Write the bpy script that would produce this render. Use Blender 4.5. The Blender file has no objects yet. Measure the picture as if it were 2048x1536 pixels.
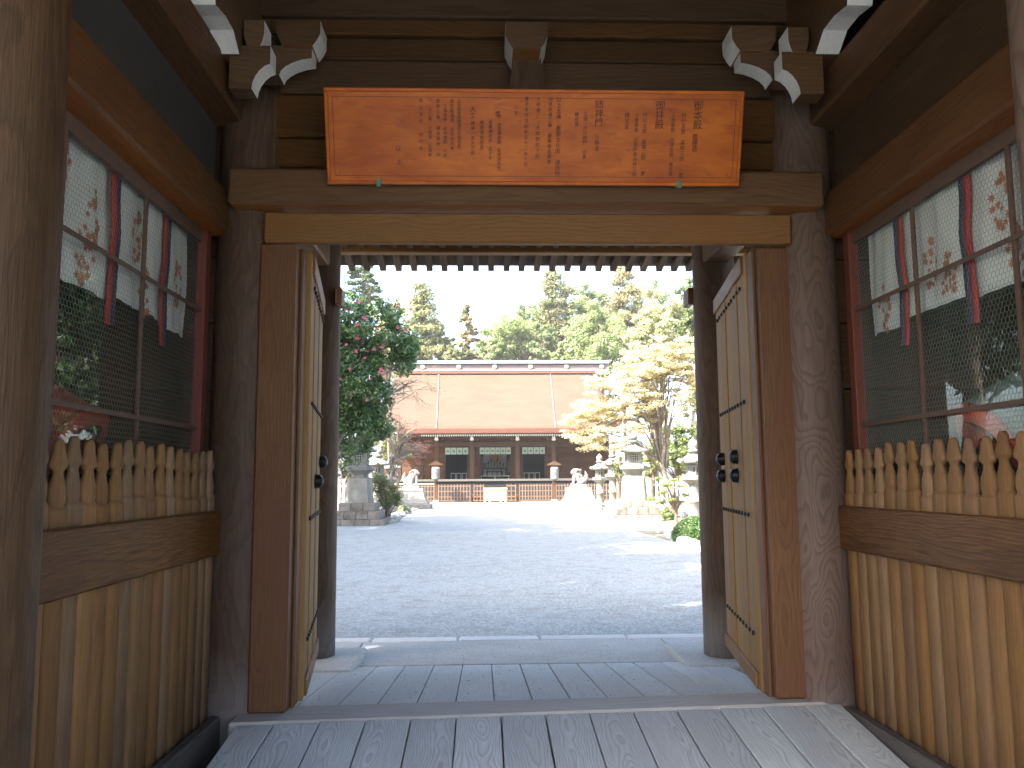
import bpy, bmesh, math, random
import numpy as np
from mathutils import Vector, Matrix
random.seed(7)
R = math.radians
C = bpy.context.scene.collection
sc = bpy.context.scene

# ------------------------------------------------------------------ camera
F_PX = 1657.0
YAW, PITCH, ROLL = R(2.04), R(6.6), R(0.4)
EYE = Vector((0, 0, 1.64))
fw = Vector((math.sin(YAW)*math.cos(PITCH), math.cos(YAW)*math.cos(PITCH), math.sin(PITCH)))
r0 = Vector((math.cos(YAW), -math.sin(YAW), 0))
u0 = r0.cross(fw)
rt = r0*math.cos(ROLL) - u0*math.sin(ROLL)
up = u0*math.cos(ROLL) + r0*math.sin(ROLL)
cd = bpy.data.cameras.new('camera')
cam = bpy.data.objects.new('camera', cd); C.objects.link(cam)
cd.sensor_width = 36.0; cd.lens = 36.0*F_PX/2048; cd.clip_start = .05; cd.clip_end = 2000
cam.matrix_world = Matrix((( rt.x, up.x, -fw.x, EYE.x), (rt.y, up.y, -fw.y, EYE.y), (rt.z, up.z, -fw.z, EYE.z), (0, 0, 0, 1)))
sc.camera = cam

# ------------------------------------------------------------------ sky and sun
SUN = Vector((-0.60, -0.46, 0.86)).normalized()      # direction towards the sun
el = math.asin(SUN.z); az = math.atan2(SUN.x, SUN.y)
w = bpy.data.worlds.new('World'); sc.world = w; w.use_nodes = True
nt = w.node_tree; bg = nt.nodes['Background']
sky = nt.nodes.new('ShaderNodeTexSky'); sky.sky_type = 'NISHITA'; sky.sun_disc = False
sky.sun_elevation = el; sky.sun_rotation = az; sky.dust_density = 3.5; sky.air_density = .8; sky.ozone_density = .5
nt.links.new(sky.outputs[0], bg.inputs[0]); bg.inputs[1].default_value = 0.15
sl = bpy.data.lights.new('sun', 'SUN'); sl.energy = 4.2; sl.angle = R(.53); sl.color = (1, .94, .84)
so = bpy.data.objects.new('sun', sl); C.objects.link(so)
so.rotation_euler = SUN.to_track_quat('Z', 'Y').to_euler()
sc.view_settings.view_transform = 'Standard'; sc.view_settings.look = 'None'
sc.view_settings.gamma = 1; sc.view_settings.exposure = 3.0
sc.cycles.use_denoising = True
sc.cycles.max_bounces = 10; sc.cycles.diffuse_bounces = 6; sc.cycles.glossy_bounces = 4
sc.cycles.transparent_max_bounces = 12; sc.cycles.sample_clamp_indirect = 8
sc.cycles.caustics_reflective = False; sc.cycles.caustics_refractive = False

HAZE = .00045
# ------------------------------------------------------------------ measuring helpers
def ray(px, py):
    return fw + rt*((px-1024)/F_PX) + up*((768-py)/F_PX)
def atY(px, py, Y):
    d = ray(px, py); return EYE + d*(Y/d.y)
def atZ(px, py, Z=0.0):
    d = ray(px, py); return EYE + d*((Z-EYE.z)/d.z)
def X(px, py, Y): return atY(px, py, Y).x
def Z(px, py, Y): return atY(px, py, Y).z

# ------------------------------------------------------------------ materials
def mat_new(name):
    m = bpy.data.materials.new(name); m.use_nodes = True
    return m, m.node_tree, m.node_tree.nodes['Principled BSDF']
def N(nt, t, **kw):
    n = nt.nodes.new(t)
    for k, v in kw.items(): setattr(n, k, v)
    return n
def math_node(nt, op, a, b=None):
    n = N(nt, 'ShaderNodeMath', operation=op)
    for i, v in enumerate((a, b)):
        if v is None: continue
        if isinstance(v, (int, float)): n.inputs[i].default_value = v
        else: nt.links.new(v, n.inputs[i])
    return n.outputs[0]
def mixc(nt, fac, a, b, mode='MIX'):
    n = N(nt, 'ShaderNodeMix', data_type='RGBA', blend_type=mode)
    for i, v in ((0, fac), (6, a), (7, b)):
        if isinstance(v, (int, float)): n.inputs[i].default_value = v
        elif isinstance(v, tuple): n.inputs[i].default_value = (*v, 1)
        else: nt.links.new(v, n.inputs[i])
    return n.outputs[2]
def noise(nt, vec, scale, detail=3, rough=.55):
    n = N(nt, 'ShaderNodeTexNoise'); n.inputs['Scale'].default_value = scale
    n.inputs['Detail'].default_value = detail; n.inputs['Roughness'].default_value = rough
    if vec is not None: nt.links.new(vec, n.inputs['Vector'])
    return n
def ramp(nt, fac, stops):
    r = N(nt, 'ShaderNodeValToRGB'); e = r.color_ramp.elements
    while len(e) < len(stops): e.new(.5)
    for i, (p, c) in enumerate(stops):
        e[i].position = p; e[i].color = (c, c, c, 1) if isinstance(c, (int, float)) else (*c, 1)
    nt.links.new(fac, r.inputs[0]); return r.outputs[0]

def wood(name, light, dark, axis='Z', ring=24, ring_amt=.5, warp=.06, centre=(0, .12), fine=.35,
         rough=.6, bump=.12, var=.14, knots=0, stain=None, stain_amt=.5, base_grey=None):
    """weathered timber; the grain runs along the given local axis"""
    if not base_grey and light[0] > light[2]*1.25: light, dark = [(c_[0]*1.02, c_[1]*.95, c_[2]*.74) for c_ in (light, dark)]
    m, nt, b = mat_new(name)
    tc = N(nt, 'ShaderNodeTexCoord'); oi = N(nt, 'ShaderNodeObjectInfo')
    sp = N(nt, 'ShaderNodeSeparateXYZ'); nt.links.new(tc.outputs['Object'], sp.inputs[0])
    idx = {'X': (1, 2, 0), 'Y': (0, 2, 1), 'Z': (0, 1, 2)}[axis]
    a, c, l = (sp.outputs[i] for i in idx)
    rnd = oi.outputs['Random']
    lo = N(nt, 'ShaderNodeCombineXYZ')
    nt.links.new(math_node(nt, 'ADD', a, math_node(nt, 'MULTIPLY', rnd, 37.0)), lo.inputs[0])
    nt.links.new(math_node(nt, 'ADD', c, math_node(nt, 'MULTIPLY', rnd, 11.0)), lo.inputs[1])
    nt.links.new(math_node(nt, 'MULTIPLY', l, .4), lo.inputs[2])
    wn = noise(nt, lo.outputs[0], 3.2, 2, .45)
    sw = N(nt, 'ShaderNodeSeparateColor'); nt.links.new(wn.outputs['Color'], sw.inputs[0])
    aa = math_node(nt, 'ADD', math_node(nt, 'ADD', a, math_node(nt, 'MULTIPLY', math_node(nt, 'SUBTRACT', rnd, .5), .12)),
                   math_node(nt, 'ADD', math_node(nt, 'MULTIPLY', math_node(nt, 'SUBTRACT', sw.outputs[0], .5), warp*1.5), centre[0]))
    cc = math_node(nt, 'ADD', c, math_node(nt, 'ADD', math_node(nt, 'MULTIPLY', math_node(nt, 'SUBTRACT', sw.outputs[1], .5), warp*4), centre[1]))
    r2 = math_node(nt, 'SQRT', math_node(nt, 'ADD', math_node(nt, 'MULTIPLY', aa, aa), math_node(nt, 'MULTIPLY', cc, cc)))
    hf = N(nt, 'ShaderNodeCombineXYZ')
    for i, (src, s) in enumerate(((a, 1), (c, 1), (l, .035))):
        nt.links.new(math_node(nt, 'ADD', math_node(nt, 'MULTIPLY', src, s), math_node(nt, 'MULTIPLY', rnd, 17.0)), hf.inputs[i])
    fn = noise(nt, hf.outputs[0], 170, 3, .65)
    mn = noise(nt, hf.outputs[0], 45, 2, .5)
    fr = math_node(nt, 'FRACT', math_node(nt, 'ADD', math_node(nt, 'MULTIPLY', r2, ring*3.2), math_node(nt, 'MULTIPLY', mn.outputs[0], .5)))
    rg = ramp(nt, fr, [(0, 0.0), (.55, .35), (.86, 1.0), (1.0, 0.0)])
    col = mixc(nt, math_node(nt, 'MULTIPLY', rg, ring_amt), light, dark)
    col = mixc(nt, math_node(nt, 'MULTIPLY', ramp(nt, fn.outputs[0], [(.35, 1.0), (.62, 0.0)]), fine), col, dark)
    bl = noise(nt, lo.outputs[0], 1.6, 4, .6)
    col = mixc(nt, ramp(nt, bl.outputs[0], [(.38, .38), (.72, 0.0)]), col, dark)
    if stain:
        sn = noise(nt, lo.outputs[0], 2.3, 4, .6)
        col = mixc(nt, math_node(nt, 'MULTIPLY', ramp(nt, sn.outputs[0], [(.45, 0.0), (.62, 1.0)]), stain_amt), col, stain)
    if base_grey:      # feet of the posts bleached grey by the weather: (colour, height in local z)
        g, z0, z1 = base_grey
        mr = N(nt, 'ShaderNodeMapRange'); nt.links.new(math_node(nt, 'ADD', sp.outputs[2], math_node(nt, 'MULTIPLY', bl.outputs[0], .5)), mr.inputs[0])
        mr.inputs[1].default_value = z0; mr.inputs[2].default_value = z1; mr.inputs[3].default_value = .75; mr.inputs[4].default_value = 0
        gc = mixc(nt, math_node(nt, 'MULTIPLY', rg, .35), g, tuple(x*.5 for x in g))
        col = mixc(nt, mr.outputs[0], col, gc)
    if knots:
        kv = N(nt, 'ShaderNodeTexVoronoi'); km = N(nt, 'ShaderNodeMapping')
        nt.links.new(lo.outputs[0], km.inputs[0]); km.inputs['Scale'].default_value = (1, 1, 1.1)
        nt.links.new(km.outputs[0], kv.inputs['Vector']); kv.inputs['Scale'].default_value = knots
        col = mixc(nt, ramp(nt, kv.outputs['Distance'], [(.05, .8), (.12, 0.0)]), col, dark)
    hs = N(nt, 'ShaderNodeHueSaturation'); nt.links.new(col, hs.inputs['Color'])
    mrv = N(nt, 'ShaderNodeMapRange'); nt.links.new(math_node(nt, 'FRACT', math_node(nt, 'MULTIPLY', rnd, 13.7)), mrv.inputs[0])
    mrv.inputs[3].default_value = 1-var; mrv.inputs[4].default_value = 1+var
    nt.links.new(mrv.outputs[0], hs.inputs['Value'])
    mrs = N(nt, 'ShaderNodeMapRange'); nt.links.new(math_node(nt, 'FRACT', math_node(nt, 'MULTIPLY', rnd, 5.3)), mrs.inputs[0])
    mrs.inputs[3].default_value = 1-var*.8; mrs.inputs[4].default_value = 1+var*.8
    nt.links.new(mrs.outputs[0], hs.inputs['Saturation'])
    nt.links.new(hs.outputs[0], b.inputs['Base Color'])
    nt.links.new(ramp(nt, fn.outputs[0], [(.3, min(1, rough+.15)), (.7, rough-.08)]), b.inputs['Roughness'])
    b.inputs['Specular IOR Level'].default_value = .14
    bp = N(nt, 'ShaderNodeBump'); bp.inputs['Strength'].default_value = bump; bp.inputs['Distance'].default_value = .01
    nt.links.new(math_node(nt, 'ADD', math_node(nt, 'MULTIPLY', fn.outputs[0], .7), math_node(nt, 'MULTIPLY', rg, -.5)), bp.inputs['Height'])
    nt.links.new(bp.outputs[0], b.inputs['Normal'])
    return m

def plain(name, col, rough=.6, var=.15, scale=6, bump=.1, metal=0, spots=None, rand=0, coat=0):
    m, nt, b = mat_new(name)
    tc = N(nt, 'ShaderNodeTexCoord'); oi = N(nt, 'ShaderNodeObjectInfo')
    va = N(nt, 'ShaderNodeVectorMath', operation='ADD')
    cb = N(nt, 'ShaderNodeCombineXYZ'); nt.links.new(math_node(nt, 'MULTIPLY', oi.outputs['Random'], 31.0), cb.inputs[0])
    nt.links.new(tc.outputs['Object'], va.inputs[0]); nt.links.new(cb.outputs[0], va.inputs[1])
    n1 = noise(nt, va.outputs[0], scale, 5, .6); n2 = noise(nt, va.outputs[0], scale*9, 4, .6)
    f = math_node(nt, 'ADD', math_node(nt, 'MULTIPLY', n1.outputs[0], .6), math_node(nt, 'MULTIPLY', n2.outputs[0], .4))
    c = mixc(nt, ramp(nt, f, [(.3, 0.0), (.7, 1.0)]), tuple(x*(1-var) for x in col), tuple(min(1, x*(1+var)) for x in col))
    if spots:
        sc_, amt, scol = spots
        ns = noise(nt, va.outputs[0], sc_, 6, .65)
        c = mixc(nt, math_node(nt, 'MULTIPLY', ramp(nt, ns.outputs[0], [(.5, 0.0), (.62, 1.0)]), amt), c, scol)
    if rand:
        hs = N(nt, 'ShaderNodeHueSaturation'); nt.links.new(c, hs.inputs['Color'])
        mr = N(nt, 'ShaderNodeMapRange'); nt.links.new(oi.outputs['Random'], mr.inputs[0])
        mr.inputs[3].default_value = 1-rand; mr.inputs[4].default_value = 1+rand
        nt.links.new(mr.outputs[0], hs.inputs['Value']); c = hs.outputs[0]
    nt.links.new(c, b.inputs['Base Color']); b.inputs['Roughness'].default_value = rough; b.inputs['Metallic'].default_value = metal
    b.inputs['Coat Weight'].default_value = coat
    if bump:
        bp = N(nt, 'ShaderNodeBump'); bp.inputs['Strength'].default_value = bump*2; bp.inputs['Distance'].default_value = .01
        nt.links.new(f, bp.inputs['Height']); nt.links.new(bp.outputs[0], b.inputs['Normal'])
    return m

def leafmat(name, c1, c2, c3=None, trans=.25, rough=.45):
    m, nt, b = mat_new(name)
    ge = N(nt, 'ShaderNodeNewGeometry'); tc = N(nt, 'ShaderNodeTexCoord')
    n1 = noise(nt, tc.outputs['Object'], .9, 3, .6)
    f = math_node(nt, 'ADD', math_node(nt, 'MULTIPLY', ge.outputs['Random Per Island'], .6), math_node(nt, 'MULTIPLY', n1.outputs[0], .5))
    c = mixc(nt, ramp(nt, f, [(.15, 0.0), (.85, 1.0)]), c1, c2)
    if c3:
        c = mixc(nt, ramp(nt, ge.outputs['Random Per Island'], [(.86, 0.0), (.9, 1.0)]), c, c3)
    nt.links.new(c, b.inputs['Base Color']); b.inputs['Roughness'].default_value = rough
    tr = N(nt, 'ShaderNodeBsdfTranslucent'); nt.links.new(c, tr.inputs[0])
    ms = N(nt, 'ShaderNodeMixShader'); ms.inputs[0].default_value = trans
    out = nt.nodes['Material Output']
    nt.links.new(b.outputs[0], ms.inputs[1]); nt.links.new(tr.outputs[0], ms.inputs[2]); nt.links.new(ms.outputs[0], out.inputs[0])
    return m

M = {}
COLD, COLL = (.046, .026, .016), (.122, .074, .046)
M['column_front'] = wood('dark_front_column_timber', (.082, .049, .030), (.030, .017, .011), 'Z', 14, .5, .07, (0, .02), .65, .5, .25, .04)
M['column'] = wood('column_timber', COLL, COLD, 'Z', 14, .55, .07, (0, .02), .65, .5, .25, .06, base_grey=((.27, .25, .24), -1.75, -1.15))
M['column_burl'] = wood('figured_column_timber', (.167, .115, .087), (.059, .036, .026), 'Z', 17, .62, .13, (0, .02), .30, .5, .12, .05, base_grey=((.24, .25, .27), -2.1, -1.35))
M['jamb'] = wood('jamb_timber', (.185, .102, .055), (.075, .033, .018), 'Z', 18, .45, .04, (0, .15), .5, .45, .1, .06, stain=(.125, .05, .025), stain_amt=.7)
M['beam_x'] = wood('crosswise_beam_timber', (.145, .090, .056), (.056, .031, .019), 'X', 13, .45, .07, (.02, .1), .45, .55, .12, .12, stain=(.10, .05, .026), stain_amt=.5)
M['lintel'] = wood('lintel_timber', (.255, .155, .078), (.12, .058, .026), 'X', 13, .5, .06, (.02, .1), .4, .5, .1, .06, stain=(.20, .085, .025), stain_amt=.6)
M['beam_y'] = wood('lengthwise_beam_timber', (.112, .062, .036), (.044, .022, .013), 'Y', 15, .5, .05, (.02, .1), .45, .5, .12, .10, stain=(.13, .058, .024), stain_amt=.5)
M['rail_y'] = wood('waist_rail_timber', (.160, .082, .034), (.045, .020, .010), 'Y', 16, .7, .05, (.02, .1), .55, .5, .15, .08, stain=(.06, .028, .016), stain_amt=.6)
M['under'] = wood('bounce_lit_underside', (.26, .105, .036), (.11, .04, .016), 'Y', 13, .4, .05, (.02, .1), .35, .5, .1, .05)  # warm bounce light from the ramp, put into the colour of undersides
M['under_x'] = wood('bounce_lit_beam_underside', (.30, .14, .05), (.15, .058, .022), 'X', 13, .4, .05, (.02, .1), .35, .5, .1, .05)  # same bounce light painted under the main beam and bearing blocks
M['board_dark'] = wood('dark_wall_board', (.118, .066, .038), (.045, .024, .014), 'X', 10, .5, .07, (.02, .1), .4, .6, .08, .18)
M['panel_dark'] = plain('dark_infill_panel', (.037, .035, .032), .8, .15, 3, .1)
M['board_dark_y'] = wood('dark_side_board', (.072, .048, .034), (.033, .020, .014), 'Y', 10, .4, .07, (.02, .1), .35, .6, .08, .15)
M['picket'] = wood('picket_timber', (.250, .162, .098), (.115, .066, .038), 'Z', 12, .35, .03, (0, .06), .40, .62, .10, .14, stain=(.14, .074, .040), stain_amt=.6)
M['door'] = wood('door_plank_timber', (.30, .182, .066), (.16, .085, .030), 'Z', 16, .4, .03, (0, .06), .3, .6, .08, .12)
M['deck'] = wood('weathered_deck_plank', (.575, .625, .625), (.27, .275, .27), 'Y', 30, .62, .046, (0, .085), .34, .75, .35, .07)
M['deck_far'] = wood('smooth_deck_plank', (.52, .545, .525), (.35, .345, .32), 'Y', 18, .35, .04, (0, .085), .2, .7, .15, .05)
M['sill'] = wood('threshold_timber', (.42, .41, .385), (.24, .22, .20), 'X', 14, .3, .04, (0, .1), .3, .7, .15, .05)
M['base_board'] = wood('grey_base_board', (.098, .091, .084), (.042, .038, .035), 'Y', 14, .4, .05, (0, .1), .3, .6, .1, .05)
M['white'] = plain('white_painted_end_grain', (.70, .70, .67), .6, .05, 14, .15, spots=(40, .25, (.45, .43, .39)))
M['raft'] = wood('rafter_timber', (.144, .102, .075), (.060, .039, .027), 'Y', 12, .4, .04, (0, .08), .3, .6, .1, .2)
M['stone'] = plain('granite', (.175, .173, .16), .85, .28, 7, .35, spots=(3.5, .5, (.09, .085, .07)), rand=.12)
M['stone_pale'] = plain('pale_granite', (.185, .18, .16), .85, .22, 7, .3, spots=(3, .4, (.13, .12, .095)), rand=.1)
M['stone_dark'] = plain('weathered_base_stone', (.17, .155, .135), .9, .35, 5, .4, spots=(3, .6, (.065, .058, .045)), rand=.18)
M['paving'] = plain('paving_stone', (.40, .395, .36), .85, .14, 4, .2, spots=(38, .45, (.2, .19, .17)), rand=.05)
M['kerb'] = plain('kerb_granite', (.52, .51, .48), .8, .15, 12, .2, rand=.05)
M['pebble'] = plain('river_stone', (.22, .23, .215), .7, .3, 9, .2, rand=.35)
M['iron'] = plain('black_iron', (.018, .019, .022), .4, .2, 20, .1, metal=.6)
M['bar'] = plain('rusty_iron_bar', (.085, .050, .034), .7, .3, 20, .2)
M['wire'] = plain('green_coated_wire', (.10, .15, .13), .45, .2, 20, 0)
M['red_frame'] = plain('red_stained_frame', (.114, .027, .015), .55, .2, 10, .1)
M['cloth'] = plain('white_curtain_cloth', (.66, .66, .65), .9, .05, 3, .05)
M['crest'] = plain('orange_dye', (.44, .17, .10), .9, .2, 30, 0)
M['red'] = plain('red_ribbon', (.42, .022, .026), .7, .2, 12, .1)
M['navy'] = plain('navy_ribbon', (.028, .022, .075), .7, .2, 12, .1)
M['sign_ink'] = plain('faded_brush_ink', (.022, .012, .008), .7, .3, 30, 0)
M['ink'] = plain('black_ink', (.03, .018, .012), .7, .1, 20, 0)
M['robe_red'] = plain('red_robe', (.50, .07, .035), .8, .2, 8, .2)
M['robe_teal'] = plain('teal_robe', (.05, .13, .13), .8, .2, 8, .2)
M['robe_grey'] = plain('grey_green_robe', (.16, .20, .19), .8, .2, 8, .2)
M['skin'] = plain('painted_face', (.55, .42, .33), .6, .05, 8, 0)
M['patina'] = plain('green_patina_clip', (.08, .17, .12), .6, .25, 30, .1)

# signboard: varnished plank with blotchy stain
def board_mat():
    m, nt, b = mat_new('varnished_signboard')
    tc = N(nt, 'ShaderNodeTexCoord'); mp = N(nt, 'ShaderNodeMapping'); nt.links.new(tc.outputs['Object'], mp.inputs[0])
    mp.inputs['Scale'].default_value = (.55, 1, 1.7)
    n1 = noise(nt, mp.outputs[0], 3.0, 5, .62); n2 = noise(nt, mp.outputs[0], 13, 4, .6)
    mp2 = N(nt, 'ShaderNodeMapping'); nt.links.new(tc.outputs['Object'], mp2.inputs[0]); mp2.inputs['Scale'].default_value = (.03, 1, 1)
    n3 = noise(nt, mp2.outputs[0], 120, 3, .6)
    c = mixc(nt, ramp(nt, n1.outputs[0], [(.36, 0.0), (.66, 1.0)]), (.33, .068, .010), (.52, .140, .016))
    c = mixc(nt, ramp(nt, n2.outputs[0], [(.55, 0.0), (.72, .55)]), c, (.24, .045, .020))
    c = mixc(nt, ramp(nt, n3.outputs[0], [(.5, 0.0), (.7, .12)]), c, (.56, .18, .03))
    nt.links.new(c, b.inputs['Base Color']); b.inputs['Roughness'].default_value = .45; b.inputs['Specular IOR Level'].default_value = .2
    return m
M['sign'] = board_mat()
M['sign_edge'] = wood('signboard_edge', (.182, .052, .022), (.084, .025, .013), 'X', 12, .4, .04, (0, .1), .3, .5, .1, .05)

m, nt_, b_ = mat_new('window_glass'); b_.inputs['Base Color'].default_value = (1, 1, 1, 1)
b_.inputs['Roughness'].default_value = 0.0; b_.inputs['IOR'].default_value = 1.5
gl = N(nt_, 'ShaderNodeBsdfGlossy'); gl.inputs['Roughness'].default_value = .01; gl.inputs['Color'].default_value = (.95, 1, .97, 1)
tp = N(nt_, 'ShaderNodeBsdfTransparent'); tp.inputs[0].default_value = (.96, .975, .965, 1)
fr_ = N(nt_, 'ShaderNodeFresnel'); fr_.inputs['IOR'].default_value = 1.55
mx = N(nt_, 'ShaderNodeMixShader'); 
bf_ = N(nt_, 'ShaderNodeNewGeometry')
nt_.links.new(math_node(nt_, 'MULTIPLY', fr_.outputs[0], math_node(nt_, 'SUBTRACT', 1.0, bf_.outputs['Backfacing'])), mx.inputs[0]); nt_.links.new(tp.outputs[0], mx.inputs[1]); nt_.links.new(gl.outputs[0], mx.inputs[2])
nt_.links.new(mx.outputs[0], nt_.nodes['Material Output'].inputs[0]); M['glass'] = m

def ground_mat():
    m, nt, b = mat_new('grey_gravel')
    tc = N(nt, 'ShaderNodeTexCoord')
    v = N(nt, 'ShaderNodeTexVoronoi'); v.inputs['Scale'].default_value = 55; nt.links.new(tc.outputs['Object'], v.inputs['Vector'])
    sc_ = N(nt, 'ShaderNodeSeparateColor'); nt.links.new(v.outputs['Color'], sc_.inputs[0])
    n1 = noise(nt, tc.outputs['Object'], .35, 5, .6); n2 = noise(nt, tc.outputs['Object'], 2.6, 6, .7); n4 = noise(nt, tc.outputs['Object'], 14, 4, .7)
    c = mixc(nt, sc_.outputs[0], (.17, .18, .175), (.40, .435, .425))
    c = mixc(nt, ramp(nt, n1.outputs[0], [(.35, 0.0), (.65, .5)]), c, (.33, .36, .355))
    c = mixc(nt, ramp(nt, n2.outputs[0], [(.5, 0.0), (.7, .55)]), c, (.14, .132, .12))
    c = mixc(nt, ramp(nt, n4.outputs[0], [(.5, 0.0), (.7, .5)]), c, (.12, .115, .11))
    nt.links.new(c, b.inputs['Base Color']); b.inputs['Roughness'].default_value = .95
    bp = N(nt, 'ShaderNodeBump'); bp.inputs['Strength'].default_value = .7; bp.inputs['Distance'].default_value = .02
    nt.links.new(math_node(nt, 'ADD', v.outputs['Distance'], math_node(nt, 'MULTIPLY', n2.outputs[0], 2.0)), bp.inputs['Height']); nt.links.new(bp.outputs[0], b.inputs['Normal'])
    return m
M['gravel'] = ground_mat()
M['soil'] = plain('sandy_soil', (.24, .195, .125), .95, .2, 2.5, .3, spots=(4, .4, (.16, .17, .08)))

# ------------------------------------------------------------------ mesh helpers
WL = {}
def wloc(p):
    return WL[p.name] if p is not None and p.name in WL else Vector((0, 0, 0))
def link(name, me, mat, parent=None, loc=(0, 0, 0), local=False, rot=None):
    o = bpy.data.objects.new(name, me); C.objects.link(o)
    loc = Vector(loc)
    if mat is not None and len(me.materials) == 0:
        for k in (mat if isinstance(mat, (list, tuple)) else [mat]): me.materials.append(M[k] if isinstance(k, str) else k)
    if parent is not None:
        o.parent = parent
        o.location = loc if local else loc - wloc(parent)
        WL[o.name] = wloc(parent) + o.location
    else:
        o.location = loc; WL[o.name] = loc.copy()
    if rot: o.rotation_euler = rot
    return o
def tag(o, label=None, cat=None, group=None, kind=None):
    if label: o['label'] = label
    if cat: o['category'] = cat
    if group: o['group'] = group
    if kind: o['kind'] = kind
    return o
def empty(name, loc, label=None, cat=None, group=None, rz=0, kind=None):
    o = bpy.data.objects.new(name, None); C.objects.link(o); o.location = loc; o.rotation_euler = (0, 0, rz)
    o.empty_display_size = .2; WL[o.name] = Vector(loc)
    return tag(o, label, cat, group, kind)
def pydata(name, vs, fs, smooth=False):
    me = bpy.data.meshes.new(name); me.from_pydata([tuple(v) for v in vs], [], fs); me.update()
    if smooth: me.polygons.foreach_set('use_smooth', [True]*len(me.polygons))
    return me
def bevel_me(me, w, seg=1, ang=40):
    bm = bmesh.new(); bm.from_mesh(me)
    es = [e for e in bm.edges if len(e.link_faces) == 2 and e.calc_face_angle(0) > R(ang)]
    if es: bmesh.ops.bevel(bm, geom=es, offset=w, segments=seg, profile=.5, affect='EDGES', clamp_overlap=True)
    bm.to_mesh(me); bm.free(); me.update(); return me
def box(name, parent, mat, x0, x1, y0, y1, z0, z1, bev=.004, local=False, rot=None):
    hx, hy, hz = abs(x1-x0)/2, abs(y1-y0)/2, abs(z1-z0)/2
    vs = [(-hx, -hy, -hz), (hx, -hy, -hz), (hx, hy, -hz), (-hx, hy, -hz), (-hx, -hy, hz), (hx, -hy, hz), (hx, hy, hz), (-hx, hy, hz)]
    fs = [(0, 3, 2, 1), (4, 5, 6, 7), (0, 1, 5, 4), (1, 2, 6, 5), (2, 3, 7, 6), (3, 0, 4, 7)]
    me = pydata(name, vs, fs)
    if bev: bevel_me(me, min(bev, hx*.8, hy*.8, hz*.8))
    return link(name, me, mat, parent, ((x0+x1)/2, (y0+y1)/2, (z0+z1)/2), local, rot)
def copy_of(o, parent, loc, rot=None, scale=None, local=False):
    c = o.copy(); C.objects.link(c); c.parent = parent
    c.location = Vector(loc) if local or parent is None else Vector(loc) - wloc(parent)
    if rot: c.rotation_euler = rot
    if scale: c.scale = scale
    WL[c.name] = (wloc(parent) if parent else Vector()) + c.location
    return c
def copy_tree(o, parent=None, loc=None):
    c = o.copy(); C.objects.link(c); c.parent = parent
    if loc is not None: c.location = loc
    WL[c.name] = (wloc(parent) if parent else Vector()) + c.location
    for ch in list(o.children): copy_tree(ch, c)
    return c
def loft(secs, n=16, smooth=True, caps=True, sq=0.0, wob=None):
    """secs: (z, rx, ry, cx, cy, squareness)"""
    vs, fs = [], []
    for s in secs:
        z, rx, ry = s[0], s[1], s[2]; cx = s[3] if len(s) > 3 else 0; cy = s[4] if len(s) > 4 else 0; q = s[5] if len(s) > 5 else sq
        for i in range(n):
            a = 2*math.pi*(i+.5)/n; ca, sa = math.cos(a), math.sin(a)
            k = 1/max(abs(ca), abs(sa)); k = 1+(k-1)*q
            vs.append((cx+rx*ca*k, cy+ry*sa*k, z))
    m = len(secs)
    for j in range(m-1):
        for i in range(n):
            a, b = j*n+i, j*n+(i+1) % n; fs.append((a, b, b+n, a+n))
    if caps: fs.append(tuple(range(n-1, -1, -1))); fs.append(tuple(range((m-1)*n, m*n)))
    return vs, fs
def lathe(prof, n=24, sq=0.0): return loft([(z, r, r) for r, z in prof], n, sq=sq)
def tube(pts, rad, n=6):
    vs, fs = [], []; m = len(pts)
    for j, p in enumerate(pts):
        p = Vector(p); d = (Vector(pts[min(j+1, m-1)])-Vector(pts[max(j-1, 0)])).normalized()
        a = d.orthogonal().normalized(); b = d.cross(a); r = rad[j] if isinstance(rad, (list, tuple)) else rad
        for i in range(n):
            t = 2*math.pi*i/n; vs.append(p+a*math.cos(t)*r+b*math.sin(t)*r)
    for j in range(m-1):
        for i in range(n):
            q, s = j*n+i, j*n+(i+1) % n; fs.append((q, s, s+n, q+n))
    fs.append(tuple(range(n-1, -1, -1))); fs.append(tuple(range((m-1)*n, m*n)))
    return vs, fs
def merge(parts):
    V, Fs = [], []
    for vs, fs in parts:
        k = len(V); V += [tuple(v) for v in vs]; Fs += [tuple(i+k for i in f) for f in fs]
    return V, Fs
def boxd(x0, x1, y0, y1, z0, z1):
    return ([(x0, y0, z0), (x1, y0, z0), (x1, y1, z0), (x0, y1, z0), (x0, y0, z1), (x1, y0, z1), (x1, y1, z1), (x0, y1, z1)],
            [(0, 3, 2, 1), (4, 5, 6, 7), (0, 1, 5, 4), (1, 2, 6, 5), (2, 3, 7, 6), (3, 0, 4, 7)])
def shift(d, dx, dy, dz): return ([(v[0]+dx, v[1]+dy, v[2]+dz) for v in d[0]], d[1])
def mesh_of(name, parts, mat, parent=None, loc=(0, 0, 0), smooth=False, bev=0, local=False):
    V, Fs = merge(parts); me = pydata(name, V, Fs, smooth)
    if bev: bevel_me(me, bev)
    return link(name, me, mat, parent, loc, local)
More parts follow.
